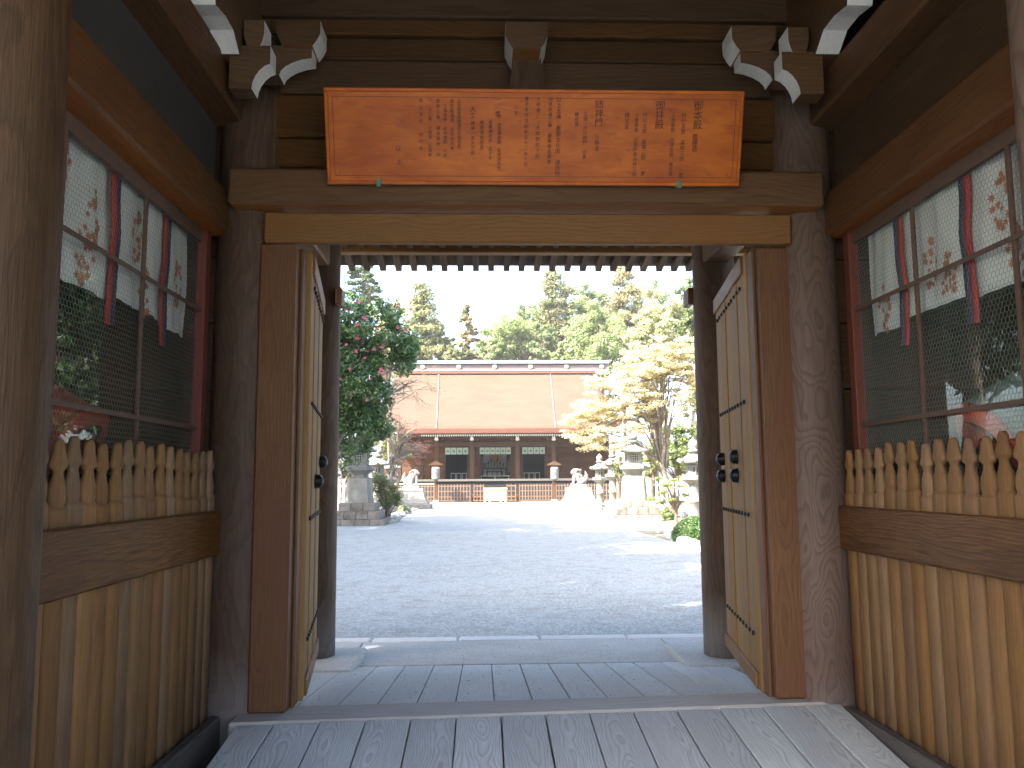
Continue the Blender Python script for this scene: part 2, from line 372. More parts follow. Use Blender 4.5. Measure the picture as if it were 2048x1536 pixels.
def prism(name, parent, prof, axis, t0, t1, mats, loc=(0, 0, 0), white=(), bev=.003, local=False):
    """prof: list of 2-D points, extruded along axis; side faces listed in white take the second material"""
    n = len(prof); vs = []
    for t in (t0, t1):
        for (a, b) in prof:
            vs.append((a, t, b) if axis == 'Y' else (t, a, b) if axis == 'X' else (a, b, t))
    fs = [tuple(range(n)), tuple(range(2*n-1, n-1, -1))]
    for i in range(n): fs.append((i, i+n, (i+1) % n+n, (i+1) % n))
    me = pydata(name, vs, fs)
    for k in mats: me.materials.append(M[k])
    for i in white: me.polygons[2+i if i >= 0 else -i-1].material_index = 1
    bm = bmesh.new(); bm.from_mesh(me); bmesh.ops.recalc_face_normals(bm, faces=bm.faces); bm.to_mesh(me); bm.free()
    return link(name, me, None, parent, loc, local)

# ================================================================== GROUND
XG = .295
me = pydata('gravel_ground', [(-260, -120, 0), (260, -120, 0), (260, 420, 0), (-260, 420, 0)], [(0, 1, 2, 3)])
tag(link('gravel_ground', me, 'gravel'), kind='structure')

# stone podium under the gate with kerb stones and slabs
pod = empty('stone_podium', (XG, 8.2, 0), kind='structure')
box('podium_base', pod, 'paving', -5.2, 5.8, .9, 7.02, -.2, .04, .01)
ks = [-5.2, -3.6, -2.25, atZ(750, 1268, .12).x, atZ(919, 1266, .12).x, atZ(1075, 1264, .12).x, atZ(1243, 1261, .12).x, 2.35, 3.7, 5.8]
for i in range(len(ks)-1):
    dz = random.uniform(-.003, .003)
    box('kerb_stone', pod, 'kerb', ks[i]+.006, ks[i+1]-.006, 8.14, 8.36, -.1, .122+dz, .018)
sx = [-5.2, -2.9, -1.14, 1.70, 3.5, 5.8]
for i in range(5):
    box('paving_slab', pod, 'paving', sx[i]+.005, sx[i+1]-.005, 7.09, 8.135, -.1, .118+.001*(i % 2), .005)
for s in (-1.45, 2.04):
    a = 1 if s > 0 else -1
    box('column_pad', pod, 'paving', s-.42, s+.42, 6.7, 7.62, -.1, .175, .02)
for s in (-1.45, 2.04):
    box('column_pad', pod, 'paving', s-.4, s+.4, 4.72, 5.5, -.1, .10, .02)
    box('column_pad', pod, 'paving', s-.4, s+.4, 1.95, 2.95, -.1, .08, .02)

# ================================================================== RAMPS
r1 = empty('wooden_ramp', (XG, 3.3, 0), 'grey weathered plank ramp rising from the near side to the gate threshold', 'ramp', 'plank ramps over the threshold')
def deck_plank(parent, x0, x1, ya, za, yb, zb, mat, th=.035):
    L = math.hypot(yb-ya, zb-za); ang = math.atan2(zb-za, yb-ya)
    w_ = (x1-x0)/2
    vs, fs = boxd(-w_, w_, -L/2, L/2, -th, 0)
    me = bevel_me(pydata('plank', vs, fs), .004)
    return link('plank', me, mat, parent, ((x0+x1)/2, (ya+yb)/2, (za+zb)/2), rot=(ang, 0, 0))
S1 = .119
gx = [-1.355] + [.097+.2495*k for k in range(-5, 8)] + [2.06]
for i in range(len(gx)-1):
    g = random.uniform(.003, .0055)
    pl = deck_plank(r1, gx[i]+g, gx[i+1]-g, 2.35, .325-S1*2.43+random.uniform(-.002, .002), 4.755+.0405*((gx[i]+gx[i+1])/2+1.4), .320+.006*((gx[i]+gx[i+1])/2+1.4)+random.uniform(-.002, .002), 'deck')
for k in (2.6, 3.4, 4.2):      # bearers under the planks
    box('bearer', r1, 'base_board', -1.3, 2.0, k-.04, k+.04, .0, .325-S1*(4.78-k)-.05)
r2 = empty('wooden_ramp', (XG, 6.1, 0), 'smoother grey plank ramp sloping down from the threshold to the paved courtyard edge', 'ramp', 'plank ramps over the threshold')
gx = [-1.36, -1.12] + [-.875+.235*k for k in range(0, 12)] + [1.94]
for i in range(len(gx)-1):
    g = random.uniform(.002, .004)
    deck_plank(r2, gx[i]+g, gx[i+1]-g, 5.15, .31, 7.05, .128, 'deck_far')
box('edge_strip', r2, 'sill', -1.13, 1.75, 7.052, 7.085, .05, .132, .004)

# ================================================================== GATE
gate = empty('shrine_gate', (XG, 4.9, 0), 'large dark timber shrine gate framing the view with open plank doors and white-ended brackets', 'gate')
def column(x, y, r, z0, z1, mat):
    h = z1-z0; zc = 2.05
    secs = []
    for i in range(15):
        t = i/14; rr = r*(1.015-.045*t*t); secs.append((z0+h*t-zc, rr, rr))
    v, f = loft(secs, 40)
    me = pydata('column', v, f, True)
    return link('column', me, mat, gate, (x, y, zc))
column(-1.45, 5.1, .20, .08, 4.14, 'column'); column(2.04, 5.1, .205, .08, 4.14, 'column_burl')
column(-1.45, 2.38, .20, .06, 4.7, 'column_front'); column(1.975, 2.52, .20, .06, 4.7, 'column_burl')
column(-1.45, 7.30, .185, .17, 4.05, 'column'); column(2.04, 7.10, .185, .17, 4.05, 'column')
for x in (-4.1, 4.7):
    for y in (2.4, 5.1, 7.2): column(x, y, .18, .06, 4.3, 'column')

ZL0 = Z(1024, 486, 4.90); ZL1 = Z(1024, 436, 4.90)+.03
ZB0 = Z(1024, 408, 4.78); ZB1 = Z(1024, 337, 4.78)
xa, xb = -1.40, 2.06
vs = [(xa, 4.76, .21), (xb, 4.90, .23), (xb, 5.16, .23), (xa, 5.08, .21), (xa, 4.76, .33), (xb, 4.90, .352), (xb, 5.16, .352), (xa, 5.08, .33)]
cx_, cy_, cz_ = (xa+xb)/2, 4.95, .28
me = bevel_me(pydata('threshold', [(x-cx_, y-cy_, z-cz_) for x, y, z in vs], [(0, 3, 2, 1), (4, 5, 6, 7), (0, 1, 5, 4), (1, 2, 6, 5), (2, 3, 7, 6), (3, 0, 4, 7)]), .012)
link('threshold', me, 'sill', gate, (cx_, cy_, cz_))
for s in (-1, 1):
    x0, x1 = sorted((XG+s*1.418, XG+s*1.635))
    j = box('door_jamb', gate, 'jamb', x0, x1, 4.915 if s < 0 else 4.96, 5.14 if s < 0 else 5.17, .334 if s < 0 else .354, ZL0, .012)
    a, b = sorted((XG+s*1.398, XG+s*1.417))
    box('jamb_stop', gate, 'jamb', a, b, 5.03, 5.135, .334, ZL0, .006)
box('door_lintel', gate, 'lintel', X(527, 480, 4.9), X(1583, 478, 4.9), 4.895, 4.965, ZL0, ZL1, .01)
box('main_beam', gate, 'beam_x', X(452, 400, 4.78), X(1652, 400, 4.78), 4.78, 5.04, ZB0, ZB1, .02)
# boards of the wall above the door
def pyz(py, Y): return Z(1024, py, Y)
wall_x0, wall_x1 = -1.32, 1.91
rows = [(335, 279, 5.02, 'board_dark'), (276, 192, 5.00, 'board_dark'), (190, 122, 5.03, 'board_dark'), (121, 73, 5.00, 'board_dark'), (72, 36, 4.93, 'board_dark'), (35, -70, 4.88, 'board_dark')]
for (a, b, Y, mt) in rows:
    wide = b < 100
    box('wall_board', gate, mt, -1.9 if wide else wall_x0, 2.5 if wide else wall_x1, Y, Y+.06, pyz(a, Y), pyz(b, Y)-.004, .01)
box('wall_backing', gate, 'board_dark', -1.9, 2.5, 5.10, 5.16, ZL1+.1, 4.86, .0)
for s in (-1, 1):     # stile beside each column
    a, b = sorted((X(541 if s < 0 else 1562, 260, 5.0), X(552 if s < 0 else 1550, 260, 5.0)))
    box('wall_stile', gate, 'beam_x', a, b, 4.985, 5.01, pyz(335, 5), pyz(192, 5), .006)
# centre strut and its bearing block
Y = 4.86
pf = [(X(1017, 176, Y), pyz(178, Y)), (X(1091, 176, Y), pyz(178, Y)), (X(1079, 97, Y), pyz(97, Y)), (X(1031, 97, Y), pyz(97, Y))]
prism('centre_strut', gate, pf, 'Y', Y, Y+.12, ['column', 'white'])
def bearing_block(name, pxl, pxr, pyt, pyb, Yf, dep, whites=(1, 2, 4, 5)):
    xl, xr = X(pxl, pyt, Yf), X(pxr, pyt, Yf); zt, zb = pyz(pyt, Yf), pyz(pyb, Yf)
    zm = zt-(zt-zb)*.52; k = (xr-xl)*.17
    pf = [(xl+k, zb), (xr-k, zb), (xr-k*.45, (zb+zm)/2-.004), (xr, zm), (xr, zt), (xl, zt), (xl, zm), (xl+k*.45, (zb+zm)/2-.004)]
    return prism(name, gate, pf, 'Y', Yf, Yf+dep, ['beam_x', 'white'], white=(1, 2, 3, 5, 6, 7))
bearing_block('bearing_block', 1011, 1095, 43, 97, 4.72, .26)
# bracket groups over the two main columns
def bracket_arm(pxi, pxo, pyt, pyb, Yf, dep, s, sweep=.19):
    """arm running across the gate whose outer end curls up; end and curled underside are white"""
    xi, xo = X(pxi, pyt, Yf), X(pxo, pyt, Yf); zt, zb = pyz(pyt, Yf), pyz(pyb, Yf); h = zt-zb; L = abs(xo-xi)
    d = 1 if xo > xi else -1
    pf = [(xi, zt), (xo, zt), (xo, zt-h*.42)]
    for t in (.2, .4, .6, .8, 1.0):
        a = t*math.pi/2
        pf.append((xo-d*min(sweep, L*.7)*math.sin(a)*1.0, zt-h*.42-h*.58*(1-math.cos(a))**.8 if t < 1 else zb))
    pf.append((xi, zb))
    return prism('bracket_arm', gate, pf, 'Y', Yf, Yf+dep, ['beam_x', 'white'], white=(1, 2, 3, 4, 5, 6))
for s in (-1, 1):
    def m_(px): return px if s < 0 else 2096-px+8
    bracket_arm(m_(470), m_(624), 96, 155, 4.72, .13, s)
    a, b = sorted((m_(553), m_(641)))
    bearing_block('bearing_block', a, b, 46, 96, 4.69, .2)
    bracket_arm(m_(460), m_(541), 97, 182, 4.50, .13, s, .10)
    a, b = sorted((m_(488), m_(529)))
    bearing_block('bearing_block', a, b, 47, 97, 4.49, .15)
    # arm running towards the camera, its stepped underside painted white
    xa, xb = sorted((X(m_(450), 60, 4.62), X(m_(495), 60, 4.62)))
    zt = 4.74
    z_ = lambda py, Y: Z(m_(455), py, Y)
    pf = [(5.0, zt), (3.7, zt), (3.70, z_(-60, 3.70)+.1), (3.86, z_(-25, 3.9)), (4.05, z_(-2, 4.05)), (4.06, z_(10, 4.06)), (4.22, z_(32, 4.22)), (4.36, z_(60, 4.36)), (4.48, z_(108, 4.48)), (5.0, z_(108, 4.48))]
    prism('long_bracket_arm', gate, pf, 'X', xa, xb, ['beam_x', 'white'], white=(1, 2, 3, 4, 5, 6, 7))
    box('capital_block', gate, 'beam_x', XG+s*1.745-.2, XG+s*1.745+.2, 4.9, 5.25, 4.12, 4.4, .02)

# side beams, infill panels, side wall boards
for s in (-1, 1):
    def bx(name, mt, d0, d1, y0, y1, z0, z1, bev=.01):
        a, b = sorted((XG+s*d0, XG+s*d1)); return box(name, gate, mt, a, b, y0, y1, z0, z1, bev)
    bx('side_beam', 'beam_y', 1.83, 1.98, 2.3, 5.0, 3.13, 3.39, .015)
    bx('side_beam', 'beam_y', 1.76, 1.96, 2.3, 5.0, 3.83, 4.07, .015)
    bx('side_panel', 'panel_dark' if s < 0 else 'board_dark_y', 1.94, 1.96, 2.4, 4.98, 3.39, 3.83, 0)
    bx('side_panel', 'board_dark_y', 1.92, 1.96, 2.3, 5.0, 4.07, 4.75, 0)
    bx('side_beam', 'beam_y', 1.62, 1.84, 5.25, 7.1, 3.5, 3.75, .015)
    # outer alcove walls, back and front boards
    for k in range(11):
        z0 = .1+k*.42
        if z0 > 4.5: break
        bx('outer_wall_board', 'board_dark_y', 4.05, 4.09, 2.4, 5.1, z0, z0+.412, .006)
        a, b = sorted((XG+s*1.95, XG+s*4.05))
        box('alcove_wall_board', gate, 'board_dark', a, b, 5.12, 5.16, z0, z0+.412, .006)
        box('alcove_wall_board', gate, 'board_dark', a, b, 2.18, 2.22, z0, z0+.412, .006)
    a, b = sorted((XG+s*1.95, XG+s*4.05))
    box('wall_backing', gate, 'board_dark', a, b, 5.162, 5.18, .1, 4.75, 0); box('wall_backing', gate, 'board_dark', a, b, 2.16, 2.178, .1, 4.75, 0)
    bx('wall_backing', 'board_dark', 4.092, 4.11, 2.2, 5.18, .1, 4.75, 0)
    bx('alcove_floor', 'base_board', 1.97, 4.04, 2.24, 5.1, .62, .66, 0)
    bx('base_board', 'base_board', 1.775, 1.84, 2.45, 4.93, .04, .33, .01)
# back beam, eaves purlin, rafters, eaves boards
box('back_beam', gate, 'beam_x', -1.9, 2.5, 7.12, 7.30, 3.86, 4.10, .015)
zp = Z(1024, 507, 7.9)
box('eaves_purlin', gate, 'lintel', -4.9, 5.5, 7.86, 7.98, zp, zp+.11, .01)
vs, fs = boxd(-.031, .031, -.75, .75, 0, .085)
raft_me = bevel_me(pydata('rafter', vs, fs), .004); first = None
zt_ = Z(1024, 543, 8.33)
for k in range(62):
    x = X(704, 530, 8.3)+(k-20)*.1575
    if first is None: first = link('rafter', raft_me, 'raft', gate, (x, 7.6, zt_+.73*.235), rot=(-math.atan(.235), 0, 0))
    else: copy_of(first, gate, (x+random.uniform(-.004, .004), 7.6+random.uniform(-.006, .006), zt_+.73*.235))
mesh_of('eaves_boarding', [boxd(-5.0, 5.6, -.78, .80, 0, .03)], 'raft', gate, (0, 7.6, zt_+.73*.235+.088)).rotation_euler = (-math.atan(.235), 0, 0)
mesh_of('eaves_fascia', [boxd(-5.0, 5.6, 0, .07, 0, .13)], 'raft', gate, (0, 8.37, zt_+.085), bev=.01)
for k in range(9):
    box('ceiling_board', gate, 'board_dark', -4.2, 4.8, 1.0+k*.72, 1.0+k*.72+.712, 4.76, 4.79, .005)
# roof above (bark shingle slabs)
def slab(x0, x1, pts, th, name, mt):
    n = len(pts); vs = []
    for x in (x0, x1):
        for (y, z) in pts: vs.append((x, y, z))
        for (y, z) in reversed(pts): vs.append((x, y, z-th))
    m2 = 2*n; fs = [tuple(range(m2-1, -1, -1)), tuple(range(m2, 2*m2))]
    for i in range(m2): fs.append((i, (i+1) % m2, (i+1) % m2+m2, i+m2))
    return vs, fs
M['bark'] = plain('bark_roofing', (.17, .12, .085), .95, .2, 4, .3)
pts = [(-.1, 4.02), (1.4, 4.55), (3.0, 5.6), (4.9, 7.3), (6.6, 5.6), (7.6, 4.75), (8.62, 4.22)]
vs, fs = slab(-5.3, 5.9, pts, .16, 'roof', 'bark')
link('roof', pydata('roof', vs, fs), 'bark', gate, (0, 0, 0))
V = []
mesh_of('front_eaves_boarding', [boxd(-5.0, 5.6, 0, 1.7, 0, .03)], 'raft', gate, (0, -.1, 3.86))

for o_ in gate.children:  # downward faces take the orange with the painted bounce light
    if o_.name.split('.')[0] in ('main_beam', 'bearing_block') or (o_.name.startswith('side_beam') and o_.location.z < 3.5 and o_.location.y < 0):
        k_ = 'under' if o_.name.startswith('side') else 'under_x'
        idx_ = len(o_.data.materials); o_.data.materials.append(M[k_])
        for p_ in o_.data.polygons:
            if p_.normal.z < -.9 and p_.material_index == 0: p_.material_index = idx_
# doors: leaf frame > planks, studs, bosses
def door(hx, hy, ang, s, labelpos):
    zb, zt = .335, 3.10; Wd = 1.50; H = zt-zb
    # local axes: x along the leaf from the hinge, y thickness (visible face at y = -s*.03 side)
    parts = [boxd(0, .11, -.035, .035, 0, H), boxd(.11, Wd, -.012, .028, .0, .13), boxd(.11, Wd, -.012, .028, H-.13, H), boxd(.11, Wd, .0, .024, .9, 1.0), boxd(.11, Wd, 0, .024, 1.8, 1.9)]
    if s < 0: parts = [([(x, -y, z) for x, y, z in v], [tuple(reversed(f)) for f in fc]) for v, fc in parts]
    d = mesh_of('door', parts, 'door', gate, (hx, hy, zb), bev=.006)
    d.rotation_euler = (0, 0, ang)
    f = -1 if s > 0 else 1      # side of the leaf that faces the passage
    n = 5; w0 = .113; wd = (Wd-w0)/n
    for i in range(n):
        t0 = .030+.006*(i % 2)
        a, b = sorted((f*.012, f*(t0+.002)))
        box('plank', d, 'door', w0+i*wd+.002, w0+(i+1)*wd-.002, a, b, .07, H-.09, .006, local=True)
    for (z0, z1) in ((.0, .10), (H-.12, H)):
        a, b = sorted((f*.030, f*.050))
        box('rail', d, 'lintel', .113, Wd, a, b, z0, z1, .006, local=True)
    v, fc = lathe([(.014, 0), (.016, .004), (.013, .012), (.006, .016)], 8)
    me = pydata('stud', [(x, f*z, y) for x, y, z in v], fc, True)
    for z in (2.90, 2.14, 1.405, .66):
        for k in range(10):
            st = link('stud', me, 'iron' if len(me.materials) == 0 else None, d, (.22+k*.125, f*.036, z-zb), local=True)
    v, fc = lathe([(.050, 0), (.052, .01), (.047, .022), (.052, .028), (.036, .05), (.012, .06), (.004, .062)], 14)
    me = pydata('iron_boss', [(x, f*z, y) for x, y, z in v], fc, True)
    spots = ((.62, 1.79), (.62, 1.66), (1.3, 1.79), (1.3, 1.66)) if s < 0 else ((.8, 1.64), (1.4, 1.79))
    for (x, z) in spots: link('iron_boss', me, 'iron' if len(me.materials) == 0 else None, d, (x, f*.036, z-zb), local=True)
    return d
# left leaf: face towards +x; leaf runs from the hinge away from the camera
dl = door(XG-1.41, 5.17, math.atan2(1.45, -.205), 1, 'left')
dr = door(XG+1.435, 5.16, math.atan2(1.45, .215), -1, 'right')
for x_ in (-1.45, 2.04):      # small peg blocks on the inner face of the back columns
    s = -1 if x_ < 0 else 1
    a, b = sorted((x_-s*.17, x_-s*.225))
    box('peg_block', gate, 'jamb', a, b, 7.12, 7.3, Z(690, 612, 7.2), Z(690, 578, 7.2), .01)

# ================================================================== PICKET SCREENS
def picket_mesh(seed, hw, top):
    """square post that ends in a turned finial; local origin at the post's middle height"""
    rr = random.Random(seed); T = top
    k = hw/.055
    pr = [(.0, .0532, .55), (T-.268, .0532, .55), (T-.262, .0531, .55), (T-.254, .049, .5), (T-.249, .043, .7), (T-.244, .040, .6), (T-.239, .045, .6), (T-.212, .049, .5), (T-.178, .045, .45), (T-.150, .031, .4), (T-.128, .023, .4), (T-.116, .027, .4), (T-.106, .046, .4), (T-.092, .051, .35), (T-.076, .044, .3), (T-.056, .036, .2), (T-.046, .033, .1), (T-.026, .031, .1), (T-.010, .023, 0), (T, .010, 0)]
    secs = [(z-.95, .030 if r > .053 else .012+r*.20, r*k*1.0, 0, 0, q*.93) for z, r, q in pr]
    v, f = loft(secs, 16)
    me = pydata('picket', v, f, True)
    me.materials.append(M['picket'])
    # keep the square shaft crisp
    for p in me.polygons:
        pass
    return me
pms = [picket_mesh(i, .0555+.0012*(i % 3), 1.595+.009*(i % 4)-.012) for i in range(5)]
for s in (-1, 1):
    nm = 'left' if s < 0 else 'right'
    lab = 'golden-brown turned picket screen with dark waist rail below the wire window left of the doorway' if s < 0 else \
          'golden-brown turned picket screen with redder waist rail below the wire window right of the doorway'
    pk = empty('picket_fence', (XG+s*1.90, 3.6, 0), lab, 'fence', 'picket screens in the gate side walls')
    y = 4.89 if s < 0 else 4.87; i = 0
    y_end = 2.42 if s < 0 else 2.75
    while y > y_end:
        me = random.choice(pms)
        o = link('picket', me, None, pk, (XG+s*(1.878+.004*(i % 2)+random.uniform(0, .004)), y, .95+.22))
        o.rotation_euler = (0, 0, R(random.uniform(-3, 3)))
        y -= .123+random.uniform(-.003, .003); i += 1
    a, b = sorted((XG+s*1.815, XG+s*1.853))
    box('waist_rail', pk, 'rail_y', a, b, 2.35 if s < 0 else 2.68, 4.96, 1.222, 1.475, .008)

# ================================================================== WIRE SCREENS, CURTAINS, FIGURES
def hexnet(y0, y1, z0, z1, cw, ch, wr):
    """chicken-wire netting in the yz plane as one mesh of three-sided wires (with a little twist and sag)"""
    rng = np.random.RandomState(3); segs = []
    ny = int((y1-y0)/cw); nz = int((z1-z0)/(ch*.75))
    def jit(y, z):
        a = math.sin(y*9.1+z*7.7)*.0022+math.sin(y*23+z*3)*.0012; b = math.sin(y*5.3-z*11)*.0022
        return (y+a, z+b)
    for j in range(nz):
        for i in range(ny+1):
            cy = y0+(i+(.5 if j % 2 else 0))*cw; cz = z0+j*ch*.75
            t = jit(cy, cz+ch/2); tr = jit(cy+cw/2, cz+ch/4); br = jit(cy+cw/2, cz-ch/4); tl = jit(cy-cw/2, cz+ch/4)
            segs += [(t, tr), (tr, br), (t, tl)]
    S = np.array(segs); S = S[(S[:, :, 0].min(1) > y0) & (S[:, :, 0].max(1) < y1) & (S[:, :, 1].max(1) < z1) & (S[:, :, 1].min(1) > z0)]
    P, Q = S[:, 0], S[:, 1]; D = Q-P; L = np.linalg.norm(D, axis=1, keepdims=True); D /= L; Nn = np.stack([-D[:, 1], D[:, 0]], 1)
    out = np.zeros((len(S), 6, 3))
    for k, (ox, on) in enumerate(((-wr, 0), (wr*.6, wr), (wr*.6, -wr))):
        for e, pt in enumerate((P, Q)):
            out[:, e*3+k, 0] = ox; out[:, e*3+k, 1:] = pt+Nn*on
    n = len(S); base = (np.arange(n)*6)[:, None]
    F = np.concatenate([base+np.array([q]) for q in ([0, 1, 4, 3], [1, 2, 5, 4], [2, 0, 3, 5])])
    me = bpy.data.meshes.new('wire_mesh'); me.from_pydata(out.reshape(-1, 3).tolist(), [], F.tolist()); return me

def maple_leaf(cx, cz, r, a, rr):
    pts = []
    for k in range(14):
        t = a+k*math.pi/7; q = r if k % 2 == 0 else r*.42
        pts.append((0, cx+q*math.cos(t), cz+q*math.sin(t)))
    return pts, [tuple(range(14))]
for s in (-1, 1):
    ya, yb = (2.45, 4.93) if s < 0 else (2.78, 4.91)
    lab = 'wire netting window with iron bars in the left side wall, reflecting trees' if s < 0 else 'wire netting window with iron bars and a dark green sheen in the right side wall'
    ws = empty('wire_window', (XG+s*1.975, 3.7, 1.5), lab, 'window', 'wire netting windows of the alcoves')
    def D(d): return XG+s*(d+.045)
    def dbox(name, mt, d0, d1, y0, y1, z0, z1, bev=.002, par=None):
        a, b = sorted((D(d0), D(d1))); return box(name, par or ws, mt, a, b, y0, y1, z0, z1, bev)
    dbox('frame', 'red_frame', 1.885, 1.945, yb-.075, yb, 1.50, 3.13, .004)
    dbox('frame', 'bar', 1.915, 1.945, ya, yb-.075, 3.055, 3.13)
    dbox('frame', 'bar', 1.915, 1.945, ya, yb-.075, 1.49, 1.52)
    for y in ((3.24, 4.05) if s < 0 else (3.35, 4.15)):
        dbox('vertical_bar', 'bar', 1.912, 1.927, y-.014, y+.014, 1.52, 3.055)
    for z in (1.95, 2.645):
        dbox('horizontal_bar', 'bar', 1.905, 1.9115, ya, yb-.075, z-.012, z+.012)
    me = hexnet(ya, yb-.07, 1.5, 3.08, .027, .032, .00085 if s > 0 else .0008)
    o = link('wire_mesh', me, 'wire', ws, (D(1.930), 0, 0)); o['kind'] = 'stuff'
    dbox('glass_pane', 'glass', 1.9405, 1.9445, ya, yb-.075, 1.5, 3.08, 0)
    # curtain of white widths with leaf crests and paired ribbons
    lab = 'white alcove curtain with faded orange maple crests behind the left wire netting' if s < 0 else 'white alcove curtain with orange maple crests and bright red ribbons behind the right wire netting'
    cu = empty('curtain', (D(1.98), 3.6, 2.4), lab, 'curtain', 'alcove curtains')
    seams = [4.42, 3.80, 3.20] if s < 0 else [4.36, 3.74, 3.18]
    edges = [yb-(.13 if s < 0 else .13)] + seams + [2.6 if s < 0 else 2.8]
    rr = random.Random(5+s)
    def wave(y, z): return .009*math.sin(y*19+z*1.5+math.sin(z*3))+.005*math.sin(y*47+1.3*z*3)+.004*math.sin(z*9+y*5)
    for i in range(4):
        y1_, y0_ = edges[i], edges[i+1]; zb = 2.475 if i != 1 else 2.50
        nu, nv = 20, 12; vs = []
        for th in (0, .003):
            for v in range(nv+1):
                for u in range(nu+1):
                    y = y0_+(y1_-y0_)*u/nu; z = zb+.004*math.sin(u*.5+i)*(1-v/nv)+(3.14-zb)*v/nv
                    vs.append((s*(wave(y, z)+th), y-3.6, z-2.4))
        K = (nu+1)*(nv+1); fs = []
        for v in range(nv):
            for u in range(nu):
                q = v*(nu+1)+u; fs.append((q, q+1, q+nu+2, q+nu+1)); fs.append((K+q, K+q+nu+1, K+q+nu+2, K+q+1))
        for u in range(nu): fs.append((u, K+u, K+u+1, u+1))
        link('cloth_width', pydata('cloth_width', vs, fs, True), 'cloth', cu, (D(1.975), 3.6, 2.4))
    for i, y in enumerate(seams):
        zl = (2.33 if s > 0 else 2.38)+rr.uniform(-.03, .03)
        for nm, mt, dy, ww, dz in (('red_ribbon', 'red', -.018, .046, 0), ('navy_ribbon', 'navy', .026, .036, .005)):
            L, Rr = [], []
            for k in range(15):
                z = zl+dz+(3.14-zl)*k/14; wv = .010*math.sin(z*9+i*2)+.004*math.sin(z*23)
                L.append((y+dy+wv-ww/2*(1+.15*math.sin(z*13)), z)); Rr.append((y+dy+wv+ww/2*(1+.15*math.cos(z*11)), z))
            vs = []
            for off in (-.004, .004):
                for (a, z) in L: vs.append((off, a-y, z-2.4))
                for (a, z) in Rr: vs.append((off, a-y, z-2.4))
            fs = []
            for k in range(14): fs += [(k, k+1, k+16, k+15), (30+k, 45+k, 46+k, 31+k), (k, 30+k, 31+k, k+1), (15+k, 16+k, 46+k, 45+k)]
            link(nm, pydata(nm, vs, fs, True), mt, cu, (D(1.955), y, 2.4))
    crests = [(4.62, 2.74), (4.10, 2.86), (4.22, 2.60), (3.62, 2.80), (3.55, 2.62), (3.02, 2.92), (3.35, 2.98)] if s < 0 else \
             [(4.60, 2.60), (4.12, 2.74), (3.93, 2.62), (3.50, 2.86), (3.00, 2.68), (3.42, 2.60)]
    for (y, z) in crests:
        parts = []
        for k in range(24):
            t = rr.uniform(0, 1); zz = z+.13-.26*t; wv = .055*math.sin(t*3.0)+.012
            parts.append(maple_leaf(y+rr.uniform(-wv, wv), zz, rr.uniform(.017, .028), rr.uniform(0, 3), rr))
        V, Fs = merge(parts)
        vs = [(s*(wave(v[1], v[2])-.0025), v[1]-y, v[2]-z) for v in V]
        link('crest', pydata('crest', vs, Fs), 'crest', cu, (D(1.975), y, z))
    # robed seated figure in the alcove
    if s < 0: lab2, c1, c2 = 'seated guardian figure in red robe with blue hem behind the left wire netting', 'robe_red', 'robe_teal'
    else: lab2, c1, c2 = 'seated guardian figure in grey-green robe with orange sleeve lining behind the right netting', 'robe_grey', 'robe_red'
    gx_, gy_ = D(3.0), 3.95
    gf = empty('guardian_figure', (gx_, gy_, .66), lab2, 'statue', 'guardian figures in the alcoves')
    mesh_of('seat_block', [boxd(-.5, .5, -.55, .55, 0, .72)], 'board_dark', gf, (gx_, gy_, .66), bev=.02)
    body = loft([(0, .50, .62), (.10, .56, .68), (.28, .52, .62), (.42, .36, .42), (.62, .27, .34), (.84, .26, .36), (.98, .20, .30), (1.05, .10, .13), (1.12, .075, .08)], 28)
    mesh_of('robe', [body], c1, gf, (gx_, gy_, 1.38), smooth=True)
    mesh_of('robe_hem', [loft([(-.05, .50, .62), (.0, .575, .695), (.07, .57, .69), (.11, .50, .60)], 28)], c2, gf, (gx_, gy_, 1.36), smooth=True)
    for sd in (-1, 1):      # wide sleeves resting on the knees
        sl_ = []
        for t in range(9):
            u = t/8; x_ = -s*(.05+.52*u); y_ = sd*(.34+.22*math.sin(u*2.2)); z_ = .90-.42*u
            sl_.append(((x_, y_, z_), .11+.10*u))
        v, f = tube([p for p, r in sl_], [r for p, r in sl_], 14)
        mesh_of('sleeve', [(v, f)], c1, gf, (gx_, gy_, 1.38), smooth=True)
        mesh_of('sleeve_lining', [tube([(-s*.565, sd*(.52), .49), (-s*.60, sd*.52, .465), (-s*.605, sd*.52, .46)], [.222, .225, .15], 14)], 'robe_red', gf, (gx_, gy_, 1.38), smooth=True)
    mesh_of('head', [loft([(1.08, .05, .05), (1.12, .085, .075), (1.20, .105, .085), (1.28, .10, .08), (1.34, .07, .06), (1.36, .02, .02)], 16), loft([(1.19, .02, .014, -s*.10, 0), (1.225, .018, .012, -s*.105, 0), (1.25, .006, .006, -s*.1, 0)], 8)], 'skin', gf, (gx_, gy_, 1.38), smooth=True)
    mesh_of('cap', [loft([(1.30, .108, .09), (1.36, .10, .085), (1.42, .06, .05), (1.62, .05, .025), (1.63, .02, .01)], 16)], 'ink', gf, (gx_, gy_, 1.38), smooth=True)

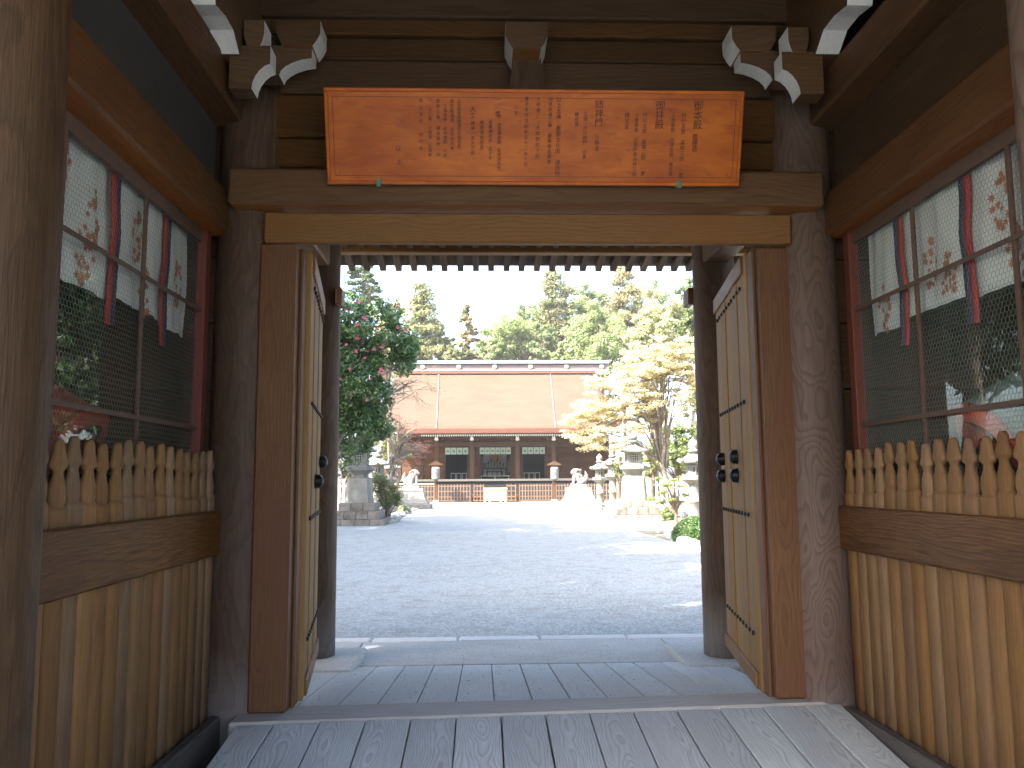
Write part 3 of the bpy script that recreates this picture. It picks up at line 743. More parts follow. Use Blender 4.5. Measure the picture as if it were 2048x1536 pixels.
# ================================================================== SIGNBOARD
bl_, br_ = atY(655, 369, 4.72), atY(1478, 372, 4.72)
tl_ = atY(645, 175, 4.55); tr_ = atY(1489, 178, 4.55)
wB = (br_.x-bl_.x); hB = math.hypot((tl_.z-bl_.z), .17); zc = (bl_.z+br_.z)/2; xc = (bl_.x+br_.x)/2
tilt = math.atan2(.17, tl_.z-bl_.z)
sb = empty('signboard', (xc, 4.72, zc), 'long orange-brown varnished board with columns of brushed ink writing hung above the doorway', 'sign')
sb.rotation_euler = (tilt, 0, R(.0))
hw = wB/2
box('board', sb, 'sign', -hw+.02, hw-.02, 0, .03, .02, hB-.02, .003, local=True)
for (a, b, c, d) in ((-hw, hw, 0, .022), (-hw, hw, hB-.022, hB)):
    box('border', sb, 'sign', a, b, -.006, .034, c, d, .004, local=True)
for (a, b) in ((-hw, -hw+.022), (hw-.022, hw)):
    box('border', sb, 'sign', a, b, -.006, .034, .022, hB-.022, .004, local=True)
lines = [boxd(-hw+.045, hw-.045, -.0012, 0, .048, .0505), boxd(-hw+.045, hw-.045, -.0012, 0, hB-.0505, hB-.048),
         boxd(-hw+.045, -hw+.0475, -.0012, 0, .048, hB-.048), boxd(hw-.0475, hw-.045, -.0012, 0, .048, hB-.048)]
mesh_of('inked_border_line', lines, 'sign_ink', sb, local=True)
for sx_ in (-1, 1):
    for z in (.048, hB-.048):
        v, f = tube([(sx_*(hw-.05), -.001, z), (sx_*(hw-.075), -.001, z+(.012 if z < .1 else -.012)), (sx_*(hw-.078), -.001, z+(.03 if z < .1 else -.03))], .0015, 4)
        mesh_of('corner_flourish', [(v, f)], 'sign_ink', sb, local=True)
for px in (758, 1357):
    x = X(px, 366, 4.72)-xc
    box('metal_clip', sb, 'patina', x-.014, x+.014, -.014, 0.04, -.012, .034, .002, local=True)
def spx(px): return X(px, 270, 4.63)-xc
def spz(py): return (369-py)/194*hB
dg = None
def ink(text, px, py0, size_px, gap=1.0, name='inscription'):
    cu_ = bpy.data.curves.new('t', 'FONT'); cu_.body = '\n'.join(text); cu_.size = size_px/F_PX*4.63*.96
    cu_.align_x = 'CENTER'; cu_.space_line = gap*1.04; cu_.offset = .00035; cu_.resolution_u = 2; cu_.offset = 0
    to = bpy.data.objects.new('t', cu_); C.objects.link(to)
    d_ = bpy.context.evaluated_depsgraph_get(); me = bpy.data.meshes.new_from_object(to.evaluated_get(d_))
    C.objects.unlink(to); bpy.data.objects.remove(to); bpy.data.curves.remove(cu_)
    sz = size_px/F_PX*4.63*.96
    rr = random.Random(px)
    for v in me.vertices:
        x, y = v.co.x, v.co.y
        v.co = Vector((x*1.0+.0008*math.sin(y*160+px)+y*.01+.06*x*math.sin(y*31), -.0015, y*1.0-.8*sz+.10*x))
    me.name = name; me.materials.clear()
    o_ = link(name, me, 'sign_ink', sb, (spx(px), 0, spz(py0)), local=True); o_['kind'] = 'stuff'; return o_
ink('御本殿', 1394, 196, 21, .92); ink('壹棟造', 1390, 262, 14, .85)
ink('桁行五間　梁間三間　一重', 1366, 220, 11, 1.0); ink('入母屋造　向拝五間　檜皮葺', 1345, 220, 10, 1.0)
ink('御拝殿', 1318, 196, 21, .92)
ink('桁行七間　梁間三間　一重', 1289, 220, 11, .98); ink('入母屋造　正面千鳥向拝三間', 1272, 220, 10, 1.0); ink('檜皮葺', 1253, 220, 12, 1.0)
ink('随神門', 1197, 196, 19, .95); ink('三棟造', 1194, 264, 12, 1.0)
ink('三間一戸八脚門　切妻', 1170, 220, 10, .95); ink('檜皮葺', 1153, 220, 10, 1.0)
ink('以上五棟　重要文化財　建造物', 1117, 190, 12, .96)
ink('保存修理工事　屋根檜皮葺替', 1100, 190, 10, 1.05)
ink('大修理につき両側柱下部', 1076, 190, 10, 1.15)
ink('着手年月日昭和五十二年十月', 1053, 190, 10, 1.1)
ink('工事', 1032, 208, 9, 1.2)
ink('一　金', 996, 190, 14, 1.0); ink('此　修理費総額　国庫補助金', 999, 226, 9, .95)
ink('県費補助金　氏子中', 981, 238, 9, 1.0); ink('事業者負担金', 964, 238, 10, 1.0)
ink('大工', 946, 210, 13, 1.0); ink('棟梁　宮大工頭', 946, 240, 9, 1.1)
ink('文化財建造物保存技術協会', 919, 196, 9, .9); ink('設計監理者　主任技術者', 905, 196, 9, 1.05)
ink('工事請負　社寺建築　代表', 891, 206, 9, 1.0); ink('屋根工事　檜皮葺師　同', 877, 196, 9, 1.2)
ink('一　木工事　小屋組　化粧軒', 861, 196, 9, 1.0); ink('神社宮司　総代会', 843, 196, 9, 1.5)
ink('以', 796, 290, 13); ink('上', 797, 318, 13)

# ================================================================== WORSHIP HALL
M['hiwada'] = None
def roof_mat():
    m, nt, b = mat_new('cypress_bark_roof')
    tc = N(nt, 'ShaderNodeTexCoord'); mp = N(nt, 'ShaderNodeMapping'); nt.links.new(tc.outputs['Object'], mp.inputs[0]); mp.inputs['Scale'].default_value = (.12, 1, 2)
    n1 = noise(nt, mp.outputs[0], 5, 5, .7); n2 = noise(nt, tc.outputs['Object'], .5, 4, .6); n3 = noise(nt, tc.outputs['Object'], 6, 8, .95)
    c = mixc(nt, ramp(nt, n1.outputs[0], [(.35, 0.0), (.65, 1.0)]), (.042, .021, .010), (.072, .041, .021))
    c = mixc(nt, ramp(nt, n2.outputs[0], [(.35, 0.0), (.7, .6)]), c, (.074, .043, .025))
    c = mixc(nt, ramp(nt, n3.outputs[0], [(.5, 0.0), (.7, .5)]), c, (.11, .062, .043))
    nt.links.new(c, b.inputs['Base Color']); b.inputs['Roughness'].default_value = .95
    bp = N(nt, 'ShaderNodeBump'); bp.inputs['Strength'].default_value = .5; bp.inputs['Distance'].default_value = .05
    nt.links.new(n1.outputs[0], bp.inputs['Height']); nt.links.new(bp.outputs[0], b.inputs['Normal'])
    return m
M['hiwada'] = roof_mat()
M['hall_wood'] = wood('hall_timber', (.075, .043, .029), (.035, .018, .013), 'Z', 5, .3, .05, (0, .1), .3, .7, .05, .15)
M['hall_wall'] = wood('hall_wall_board', (.105, .052, .031), (.055, .025, .015), 'X', 5, .3, .05, (0, .1), .3, .7, .05, .2)
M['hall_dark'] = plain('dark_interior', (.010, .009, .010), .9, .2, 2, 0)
M['veranda'] = plain('veranda_boards', (.075, .068, .062), .7, .15, 2, .1)
M['fascia'] = plain('red_brown_eaves_edge', (.100, .036, .022), .8, .2, 3, .1)
M['noren'] = plain('white_noren_cloth', (.50, .54, .47), .9, .06, 6, 0)
M['green_crest'] = plain('green_crest_dye', (.10, .36, .22), .9, .1, 6, 0)
M['gold'] = plain('gilded_fittings', (.55, .33, .08), .5, .2, 10, 0)
M['altar'] = plain('pale_inner_cloth', (.46, .46, .40), .8, .1, 3, 0)
M['lattice'] = plain('sunbleached_lattice', (.13, .075, .045), .8, .2, 6, .1, rand=.2)
M['paper'] = plain('lantern_paper', (.12, .125, .11), .8, .04, 8, 0)
M['teal_print'] = plain('teal_crest_print', (.01, .055, .075), .8, .1, 6, 0)
M['new_wood'] = wood('pale_new_timber', (.62, .52, .36), (.45, .34, .20), 'X', 8, .3, .05, (0, .1), .2, .6, .05, .08)
M['ridge'] = plain('copper_ridge', (.125, .08, .085), .6, .15, 4, .1)
M['ridge_cap'] = plain('grey_ridge_cap', (.13, .16, .165), .5, .1, 4, .1)
M['lamp_pole'] = plain('white_pole_paint', (.7, .7, .68), .5, .05, 4, 0)
M['cable'] = plain('pale_cable', (.22, .20, .18), .6, .05, 4, 0)
YH = 64.0
def H(px, py, Y=YH): return atY(px, py, Y)
hx0, hx1 = H(764, 857).x, H(1222, 857).x
hcx = H(990, 950).x
hall = empty('worship_hall', (hcx, YH, 0), 'long wooden worship hall with brown bark roof at the far end of the courtyard', 'hall')
# roof: curved section swept along x, with slightly lifted ends
def roof_sheet():
    prof = []
    e = H(990, 857, 61.8); r = H(990, 744, 74.5)
    for k in range(15):
        t = k/14; y = 61.8+(74.5-61.8)*t; z = e.z+(r.z-e.z)*(t*.80+.20*t*t)
        prof.append((y, z))
    for k in range(1, 8):
        t = k/7; prof.append((74.5+12*t, r.z+(e.z-r.z)*(1-(1-t)**1.3)))
    nx = 36; x0, x1 = H(748, 857).x, H(1236, 857).x; vs = []; n = len(prof)
    for i in range(nx+1):
        u = -1+2*i/nx; x = (x0+x1)/2+(x1-x0)/2*u
        for j, (y, z) in enumerate(prof):
            lift = max(0, abs(u)-.62)**2*2.6*(1-min(1, j/10)) if j < 14 else 0
            xx = x-(x-(x0+x1)/2)*.06*min(1, j/14)
            vs.append((xx, y, z+lift))
    fs = [(i*n+j, (i+1)*n+j, (i+1)*n+j+1, i*n+j+1) for i in range(nx) for j in range(n-1)]
    K = len(vs); th = .34
    vs2 = [(x, y+.05, z-th) for x, y, z in vs]
    fs2 = [tuple(K+q for q in reversed(f)) for f in fs]
    rim = [((i+1)*n, i*n, K+i*n, K+(i+1)*n) for i in range(nx)]
    side = [(j, j+1, K+j+1, K+j) for j in range(n-1)] + [(nx*n+j+1, nx*n+j, K+nx*n+j, K+nx*n+j+1) for j in range(n-1)]
    me = pydata('roof', vs+vs2, fs+fs2+rim+side, False)
    me.materials.append(M['hiwada']); me.materials.append(M['fascia'])
    for p in me.polygons:
        if p.index >= len(fs): p.material_index = 1
        else: p.use_smooth = True
    return me, prof
me, prof = roof_sheet()
hroof = link('roof', me, None, hall)
zr = H(990, 744, 74.5).z; rx0, rx1 = H(765, 735, 74.5).x, H(1214, 735, 74.5).x
rz = lambda py: H(990, py, 74.2).z
box('ridge_band', hall, 'ridge', rx0, rx1, 74.0, 75.0, rz(748), rz(730), .03)
box('ridge_cap', hall, 'ridge_cap', rx0-.15, rx1+.15, 73.8, 75.2, rz(729.5), rz(722), .06)
box('ridge_trim', hall, 'cable', rx0, rx1, 73.92, 73.998, rz(742.5), rz(740), .0)
box('ridge_foot', hall, 'fascia', rx0, rx1, 73.8, 73.99, rz(748), rz(744), .0)
v, f = lathe([(.0, 0), (.23, .0), (.23, .08), (.0, .09)], 16)
disc = pydata('ridge_disc', [(x, -z, y) for x, y, z in v], f)
for k, px in enumerate((845.5, 917.5, 989, 1061, 1132.5, 1203)):
    link('ridge_disc', disc, 'paper' if k == 0 else None, hall, (H(px, 734, 74).x, 73.95, rz(734)))
for (a, b) in ((878, 873), (1101, 1110)):      # lightning cable down the roof
    pts_ = []
    for k, (y, z) in enumerate(prof[:15]):
        t = k/14; px = b+(a-b)*t; pts_.append((H(px, 800, y).x, y-.04, z+.06))
    mesh_of('roof_cable', [tube(pts_, .03, 5)], 'cable', hall)
# eaves: row of white rafter ends, eaves beam
parts = []; rs = []
x = H(842, 869, 62.3).x; xe = H(1160, 869, 62.3).x; z0 = H(990, 872, 62.3).z; z1 = H(990, 868.6, 62.3).z
while x < xe:
    parts.append(boxd(x, x+.10, 62.3, 62.32, z0, z1)); rs.append(boxd(x+.005, x+.095, 62.32, 67, z0, z1)); x += .172
st = mesh_of('rafter_end', parts, 'white', hall); st['kind'] = 'stuff'
st = mesh_of('rafter', rs, 'hall_wood', hall); st['kind'] = 'stuff'
box('eaves_soffit', hall, 'hall_wood', H(775, 866).x, H(1205, 866).x, 62.25, 67.5, z1+.01, z1+.10, 0)
posts = (873, 944, 1035, 1107.5)
zbm0, zbm1 = H(990, 893).z, H(990, 883).z
box('front_beam', hall, 'hall_wood', H(840, 890).x, H(1142, 890).x, YH-.12, YH+.12, zbm0, zbm1, .03)
box('upper_beam', hall, 'hall_wood', H(840, 876).x, H(1142, 876).x, YH-.10, YH+.10, H(990, 877).z, H(990, 872).z-.02, .03)
for px in posts:
    x = H(px, 940).x
    box('post', hall, 'hall_wood', x-.175, x+.175, YH-.175, YH+.175, .06, H(990, 872).z-.03, .02)
    box('post_base', hall, 'stone', x-.27, x+.27, YH-.27, YH+.27, 0, .10, .02)
    zt, zb = H(px, 872).z, H(px, 881.5).z; w_ = .09
    prism('bracket_end', hall, [(x-.10, zb), (x+.10, zb), (x+.16, zb+.12), (x+.09, zb+.2), (x+.13, zt), (x-.13, zt), (x-.09, zb+.2), (x-.16, zb+.12)], 'Y', YH-.42, YH-.18, ['white', 'white'])
    for sd in (-1, 1):
        prism('side_bracket', hall, [(x+sd*.17, zb+.02), (x+sd*.38, zb+.05), (x+sd*.50, zb+.17), (x+sd*.50, zt-.06), (x+sd*.17, zt-.06)], 'Y', YH-.09, YH+.09, ['hall_wall', 'white'], white=(1, 2))
for px in (908.5, 989.5, 1071):                # frog-leg struts between the beams
    x = H(px, 880).x; zb = zbm1; zt = H(px, 877).z
    pf = [(x-.62, zb), (x-.42, zb), (x-.2, zt-.06), (x+.2, zt-.06), (x+.42, zb), (x+.62, zb), (x+.36, zb+.16), (x+.16, zt), (x-.16, zt), (x-.36, zb+.16)]
    prism('frog_leg_strut', hall, pf, 'Y', YH-.06, YH+.06, ['hall_wall', 'white'])
# front wall at YW
YW = 66.2
def W(px, py): return atY(px, py, YW)
zfl = W(990, 958).z
for (a, b) in ((764, 889), (937.5, 958.5), (1023.5, 1043), (1091, 1218)):
    x0, x1 = W(a, 930).x, W(b, 930).x; z = zfl; k = 0
    while z < H(990, 868).z:
        box('wall_board', hall, 'hall_wall', x0+.01, x1-.01, YW, YW+.1, z+.01, min(z+.34, H(990, 868).z), .012); z += .34; k += 1
for (a, b) in ((764, 889), (937.5, 958.5), (1023.5, 1043), (1091, 1218)):
    box('wall_backing', hall, 'hall_wood', W(a, 930).x, W(b, 930).x, YW+.11, YW+.16, zfl, H(990, 868).z, 0)
for px in (800, 845, 889, 937, 959, 1023, 1043, 1091, 1113, 1156, 1192, 1216):
    x = W(px, 930).x; box('wall_post', hall, 'hall_wood', x-.11, x+.11, YW-.06, YW+.02, zfl, H(990, 868).z, .02)
for (a, b) in ((889, 937.5), (958.5, 1023.5), (1043, 1091)):
    box('lintel', hall, 'hall_wood', W(a, 890).x, W(b, 890).x, YW-.02, YW+.12, W(990, 894.5).z, W(990, 868).z, .02)
box('frieze_beam', hall, 'hall_wood', W(764, 890).x, W(1216, 890).x, YW-.09, YW-.065, W(990, 889).z, W(990, 884).z, .01)
# interior box
ix0, ix1 = W(880, 930).x, W(1100, 930).x; zc_ = W(990, 880).z
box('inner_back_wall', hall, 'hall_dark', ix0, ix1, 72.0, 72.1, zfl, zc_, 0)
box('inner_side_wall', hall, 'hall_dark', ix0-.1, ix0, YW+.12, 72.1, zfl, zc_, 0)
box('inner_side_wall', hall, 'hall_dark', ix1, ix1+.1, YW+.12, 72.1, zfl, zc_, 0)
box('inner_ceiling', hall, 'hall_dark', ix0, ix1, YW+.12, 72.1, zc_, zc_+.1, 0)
box('veranda_floor', hall, 'veranda', H(764, 960).x, H(1218, 960).x, 63.2, 72.1, zfl-.16, zfl, .01)
box('veranda_edge', hall, 'hall_dark', H(764, 960).x, H(1218, 960).x, 63.35, 63.45, .1, zfl-.165, .01)
mesh_of('step', [boxd(H(944, 970).x, H(1035, 970).x, 62.2+.3*k, 63.2, .02+k*.18, .02+(k+1)*.18-.004) for k in range(3)], 'hall_wood', hall, bev=.01)
# noren widths with green crests
for (a, b, n) in ((890, 937, 4), (959, 1022, 6), (1044, 1090, 4)):
    for k in range(n):
        xa = W(a+(b-a)*k/n, 900).x+.02; xb = W(a+(b-a)*(k+1)/n, 900).x-.02
        nr = box('noren_width', hall, 'noren', xa, xb, YW-.12, YW-.10, W(990, 908.5).z, W(990, 895).z, .0)
        v, f = lathe([(.0, 0), (.115, .0), (.115, .012), (.0, .013)], 12)
        cr = link('crest', pydata('crest', [(x, -z, y) for x, y, z in v], f), 'green_crest', nr, (0, -.012, -.02), local=True)
# altar seen through the middle opening
box('altar_cloth', hall, 'altar', W(967, 930).x, W(1016, 930).x, 70.6, 70.65, W(990, 953).z, W(990, 905).z, 0)
ax = W(990, 930).x
box('altar_gold_panel', hall, 'gold', ax-.42, ax+.42, 70.45, 70.5, W(990, 922).z, W(990, 907).z, .01)
tb = [boxd(ax-1.0, ax+1.0, 69.5, 70.1, W(990, 936).z, W(990, 936).z+.06), boxd(ax-.7, ax+.7, 69.2, 69.5, W(990, 943).z, W(990, 943).z+.06)]
for dx in (-.95, -.6, .6, .95): tb.append(boxd(ax+dx-.03, ax+dx+.03, 69.55, 69.62, zfl, W(990, 936).z))
for dx in (-.65, -.2, .2, .65): tb.append(boxd(ax+dx-.025, ax+dx+.025, 69.22, 69.27, zfl, W(990, 943).z))
mesh_of('altar_table', tb, 'ink', hall)
stf = []
for dx, h_ in ((-.75, .45), (-.5, .6), (-.28, .95), (0, .5), (.28, .95), (.5, .6), (.75, .45)):
    stf.append(shift(lathe([(.09, 0), (.04, .06), (.03, h_*.5), (.10, h_*.62), (.05, h_*.8), (.02, h_)], 8), ax+dx, 69.8, W(990, 936).z+.06))
mesh_of('altar_vessel', stf, 'ink', hall)
for px in (963, 1020):
    x = W(px, 930).x
    mesh_of('dark_standing_ornament', [loft([(0, .10, .08), (.3, .17, .12), (.9, .22, .15), (1.15, .14, .1), (1.35, .1, .08), (1.5, .03, .03)], 12)], 'ink', hall, (x, 68.0, W(990, 950).z), smooth=True)
mesh_of('low_rail', [boxd(W(956, 951).x, W(1025, 951).x, 67, 67.08, W(990, 951).z-.06, W(990, 951).z)]+[boxd(W(p, 951).x-.03, W(p, 951).x+.03, 67, 67.06, zfl, W(990, 951).z-.06) for p in (962, 990, 1018)], 'altar', hall)
for (a, b) in ((900, 934), (1048, 1082)):
    for k in range(3):
        px = a+(b-a)*(k+.5)/3; x = W(px, 947).x
        mesh_of('stool', [boxd(x-.2, x+.2, 67.0, 67.35, W(990, 946.5).z, W(990, 946.5).z+.04)]+[boxd(x+q-.015, x+q+.015, 67.05, 67.09, zfl, W(990, 946.5).z) for q in (-.17, .17)], 'altar', hall)

# lattice fence in front of the hall
lf = empty('lattice_fence', (hcx, 62.0, 0), 'low brown timber lattice fence running along the foot of the worship hall', 'fence')
YF = 62.0
def Fp(px, py): return atY(px, py, YF)
zt_f, zb_f = Fp(990, 970).z, .10
for (a, b) in ((778, 868), (877, 940), (948, 967), (1014, 1031), (1039, 1103), (1112, 1248)):
    x0, x1 = Fp(a, 980).x, Fp(b, 980).x
    for z in (zt_f-.10, (zt_f*.62), zt_f*.30, zb_f):
        box('rail', lf, 'lattice', x0, x1, YF-.03, YF+.03, z, z+.07, .004)
    n = max(2, int((x1-x0)/.215)); 
    for k in range(n+1):
        x = x0+(x1-x0)*k/n
        box('slat', lf, 'lattice', x-.035, x+.035, YF-.055, YF-.032, .06, zt_f+.08, 0)
    if a in (778,): box('top_rail', lf, 'new_wood', x0, x1, YF-.07, YF+.07, zt_f+.085, zt_f+.16, .004)
# paper lanterns on posts
def paper_lantern_post(px, lab):
    Y = 60.5; x = atY(px, 950, Y).x
    e = empty('lantern_post', (x, Y, 0), lab, 'lantern', 'paper lanterns before the hall')
    box('post', e, 'hall_wood', x-.12, x+.12, Y+.02, Y+.22, .05, atY(px, 931, Y).z, .01)
    box('post_foot', e, 'stone', x-.22, x+.22, Y-.08, Y+.34, 0, .22, .02)
    zc = atY(px, 929, Y).z
    prism('little_roof', e, [(x-.52, zc-.06), (x+.52, zc-.06), (x+.44, zc+.03), (x+.06, zc+.22), (x-.06, zc+.22), (x-.44, zc+.03)], 'Y', Y-.42, Y+.35, ['hall_wood', 'white'])
    zb, zt = atY(px, 960.5, Y).z, atY(px, 934, Y).z; h = zt-zb
    pr = [(.10, 0), (.24, .01), (.29, .10*h)]+[(.295-.004*(k % 2), .10*h+.8*h*k/20) for k in range(21)]+[(.29, .90*h), (.24, h-.01), (.10, h)]
    v, f = lathe(pr, 20)
    mesh_of('paper_shade', [(v, f)], 'paper', e, (x, Y-.30, zb), smooth=True)
    st = []      # teal crest print: a ring and three leaves curved on the front
    for k in range(3):
        a0 = math.pi/2+k*2*math.pi/3
        pts_ = [(math.cos(a0+q)*.13*(.35+.65*t_), math.sin(a0+q)*.13*(.35+.65*t_)) for q, t_ in ((-.5, .3), (-.45, .8), (0, 1), (.45, .8), (.5, .3), (0, 0))]
        vs = [(.302*math.sin(a/.30), -.302*math.cos(a/.30), h*.5+b) for a, b in pts_]
        st.append((vs, [tuple(range(6))]))
    mesh_of('crest_print', st, 'teal_print', e, (x, Y-.305, zb))
    return e
paper_lantern_post(872, 'white paper lantern with teal crest on a roofed post, left of the hall doors')
paper_lantern_post(1108.5, 'white paper lantern with teal crest on a roofed post, right of the hall doors')
# offertory box
Y = 60.0; x0, x1 = atY(966.5, 980, Y).x, atY(1014, 980, Y).x; zt = atY(990, 976, Y).z
ob = empty('offertory_box', ((x0+x1)/2, Y, 0), 'pale wooden offertory box on short legs in the middle before the hall', 'box')
box('chest', ob, 'new_wood', x0+.06, x1-.06, Y-.3, Y+.35, .17, zt-.07, .01)
box('rim', ob, 'new_wood', x0, x1, Y-.36, Y-.27, zt-.10, zt, .01); box('rim', ob, 'new_wood', x0, x1, Y+.32, Y+.4, zt-.10, zt, .01)
for k in range(9):
    xx = x0+.1+(x1-x0-.2)*k/8; box('grille_bar', ob, 'new_wood', xx-.03, xx+.03, Y-.27, Y+.32, zt-.09, zt-.03, .004)
for a in (x0+.06, (x0+x1)/2-.45, (x0+x1)/2+.35, x1-.16):
    box('leg', ob, 'new_wood', a, a+.1, Y-.32, Y-.22, .0, .5 if a in (x0+.06, x1-.16) else .17, .005)

# ================================================================== STONE LANTERNS
def sq_roof(z0, z1, hw, lift, n=10, th=.07):
    """square lantern cap with concave slopes and upturned corners"""
    vs, fs = [], []
    for i in range(n+1):
        for j in range(n+1):
            u, v = -1+2*i/n, -1+2*j/n; m_ = max(abs(u), abs(v))
            z = z0+th+(z1-z0-th)*(1-m_)**1.35+lift*(abs(u*v))**3
            vs.append((u*hw, v*hw, z))
    K = len(vs)
    for i in range(n+1):
        for j in range(n+1):
            u, v = -1+2*i/n, -1+2*j/n; vs.append((u*hw*.97, v*hw*.97, z0+lift*(abs(u*v))**3+.10*(1-max(abs(u), abs(v)))*0))
    for i in range(n):
        for j in range(n):
            q = i*(n+1)+j; fs.append((q, q+n+1, q+n+2, q+1)); fs.append((K+q, K+q+1, K+q+n+2, K+q+n+1))
    for i in range(n):
        for (a, b) in ((i*(n+1), (i+1)*(n+1)), ((i+1)*(n+1)+n, i*(n+1)+n), (i+1, i), (n*(n+1)+i, n*(n+1)+i+1)):
            fs.append((a, b, K+b, K+a))
    return vs, fs
def big_lantern(px, Y, lab, sc_=1.0):
    x = atY(px, 950, Y).x
    e = empty('stone_lantern', (x, Y, 0), lab, 'stone lantern', 'large square stone lanterns flanking the approach')
    k = sc_; z = 0
    for (hw, h, n) in ((1.08, .22, 4), (.88, .30, 4), (.69, .30, 3)):
        for i in range(n):
            for (lo, hi, sx_) in ((-hw, hw, 0),):
                a = -hw+2*hw*i/n; b = -hw+2*hw*(i+1)/n; g = .006
                for (ya, yb) in ((-hw, -hw*.5), (-hw*.5, 0), (0, hw)) if i in (0, n-1) else ((-hw, 0), (0, hw)):
                    box('block', e, 'stone_dark', x+(a+g)*k, x+(b-g)*k, Y+(ya+g)*k, Y+(yb-g)*k, z*k, (z+h-.004)*k, .015)
        z += h
    v, f = loft([(z, .50, .50, 0, 0, .97), (z+.08, .49, .49, 0, 0, .97), (z+.45, .455, .455, 0, 0, .95), (z+.86, .435, .435, 0, 0, .93), (z+.93, .40, .40, 0, 0, .9), (z+.95, .33, .33, 0, 0, .9)], 24)
    mesh_of('shaft', [([(q[0]*k, q[1]*k, q[2]*k) for q in v], f)], 'stone_pale', e, (x, Y, 0)); z += .95
    v, f = loft([(z, .30, .30, 0, 0, 1), (z+.10, .29, .29, 0, 0, 1), (z+.19, .36, .36, 0, 0, 1), (z+.27, .49, .49, 0, 0, 1), (z+.29, .50, .50, 0, 0, 1), (z+.41, .50, .50, 0, 0, 1), (z+.415, .42, .42, 0, 0, 1), (z+.49, .33, .33, 0, 0, 1)], 16)
    mesh_of('platform', [([(q[0]*k, q[1]*k, q[2]*k) for q in v], f)], 'stone', e, (x, Y, 0)); z += .49
    fb = []
    W_, w2 = .295, .135
    for (a, b, c, d) in ((-W_, -w2, 0, .47), (w2, W_, 0, .47), (-w2, w2, 0, .11), (-w2, w2, .38, .47)):
        fb.append(boxd(a, b, -W_, -W_+.07, z+c, z+d)); fb.append(boxd(a, b, W_-.07, W_, z+c, z+d))
        fb.append(boxd(-W_, -W_+.07, a if a != -W_ else -W_+.07, b if b != W_ else W_-.07, z+c, z+d)); fb.append(boxd(W_-.07, W_, a if a != -W_ else -W_+.07, b if b != W_ else W_-.07, z+c, z+d))
    fbm = mesh_of('fire_box', [([(q[0]*k, q[1]*k, q[2]*k) for q in v], f) for v, f in fb], 'stone_pale', e, (x, Y, 0))
    wf = []
    for q in (-.13, -.045, .045, .13):
        wf += [boxd(q-.010, q+.010, -W_+.01, -W_+.035, z+.11, z+.38), boxd(-w2, w2, -W_+.012, -W_+.033, z+.245+q-.010, z+.245+q+.010)]
    mesh_of('window_lattice', [([(q[0]*k, q[1]*k, q[2]*k) for q in v], f) for v, f in wf], 'iron', fbm, (x, Y, 0))
    mesh_of('window_paper', [boxd(-w2*k, w2*k, (-W_+.045)*k, (-W_+.05)*k, (z+.1)*k, (z+.39)*k)], 'noren', fbm, (x, Y, 0))
    z += .47
    v, f = sq_roof(z, z+.36, .585, .085)
    mesh_of('cap', [([(q[0]*k, q[1]*k, q[2]*k) for q in v], f)], 'stone', e, (x, Y, 0)); z += .34
    v, f = lathe([(.10, z), (.12, z+.05), (.20, z+.08), (.21, z+.13), (.12, z+.16), (.13, z+.19), (.19, z+.23), (.195, z+.30), (.15, z+.38), (.06, z+.44), (.015, z+.49)], 20)
    mesh_of('finial', [([(q[0]*k, q[1]*k, q[2]*k) for q in v], f)], 'stone', e, (x, Y, 0), smooth=True)
    return e
big_lantern(720, 32.0, 'large square stone lantern on stepped plinth, left of the path beneath the camellia tree')
big_lantern(1267, 34.0, 'large square stone lantern on stepped plinth, right of the path in bright sun')

def round_lantern(px, Y, H_, wd, lab, mt='stone_pale', plinth=True):
    """pillar lantern: round shaft with a ring, hexagonal platform and fire box, wide cap with curled corners"""
    x = atY(px, 950, Y).x; k = H_/3.0; q = wd
    e = empty('stone_lantern', (x, Y, 0), lab, 'stone lantern', 'pillar stone lanterns in the side gardens')
    def P_(name, secs, n, smooth=False, off=0):
        v, f = loft([(a*k, b*q, b*q) for b, a in secs], n)
        return mesh_of(name, [(v, f)], mt, e, (x, Y, 0), smooth=smooth)
    P_('base', [(.52, 0), (.52, .16), (.44, .18), (.44, .30), (.36, .36), (.30, .40)], 6)
    P_('shaft', [(.20, .40), (.20, .42), (.185, .86), (.225, .89), (.225, .95), (.185, .98), (.18, 1.42), (.22, 1.46)], 18, True)
    P_('platform', [(.22, 1.46), (.38, 1.58), (.42, 1.62), (.42, 1.72), (.30, 1.76)], 6)
    fb = P_('fire_box', [(.25, 1.76), (.265, 1.80), (.265, 2.10), (.25, 2.14)], 6)
    w0 = .07*q
    mesh_of('window_opening', [boxd(-w0, w0, -.267*q*.92, -.2*q, 1.86*k, 2.03*k)], 'iron', fb, (x, Y, 0))
    v, f = loft([(2.14*k, .40*q, .40*q), (2.18*k, .50*q, .50*q), (2.24*k, .47*q, .47*q), (2.34*k, .34*q, .34*q), (2.43*k, .20*q, .20*q), (2.46*k, .13*q, .13*q)], 12)
    prt = [(v, f)]
    for i in range(6):
        a = math.pi*2*(i+.5)/6+.0; c_, s_ = math.cos(a), math.sin(a)
        prt.append(shift(loft([(-.06*q, .03*q, .03*q), (-.03*q, .065*q, .065*q), (.02*q, .075*q, .075*q), (.06*q, .05*q, .05*q), (.08*q, .01, .01)], 8), c_*.50*q, s_*.50*q, 2.24*k))
    mesh_of('cap', prt, mt, e, (x, Y, 0), smooth=True)
    P_('finial', [(.10, 2.46), (.12, 2.50), (.19, 2.54), (.19, 2.58), (.12, 2.63), (.16, 2.70), (.17, 2.78), (.12, 2.88), (.04, 2.96), (.01, 3.0)], 16, True)
    return e
round_lantern(1199.5, 44, 3.0, 1.0, 'slim pale stone lantern beside the guardian dog, farther left of the bright pair')
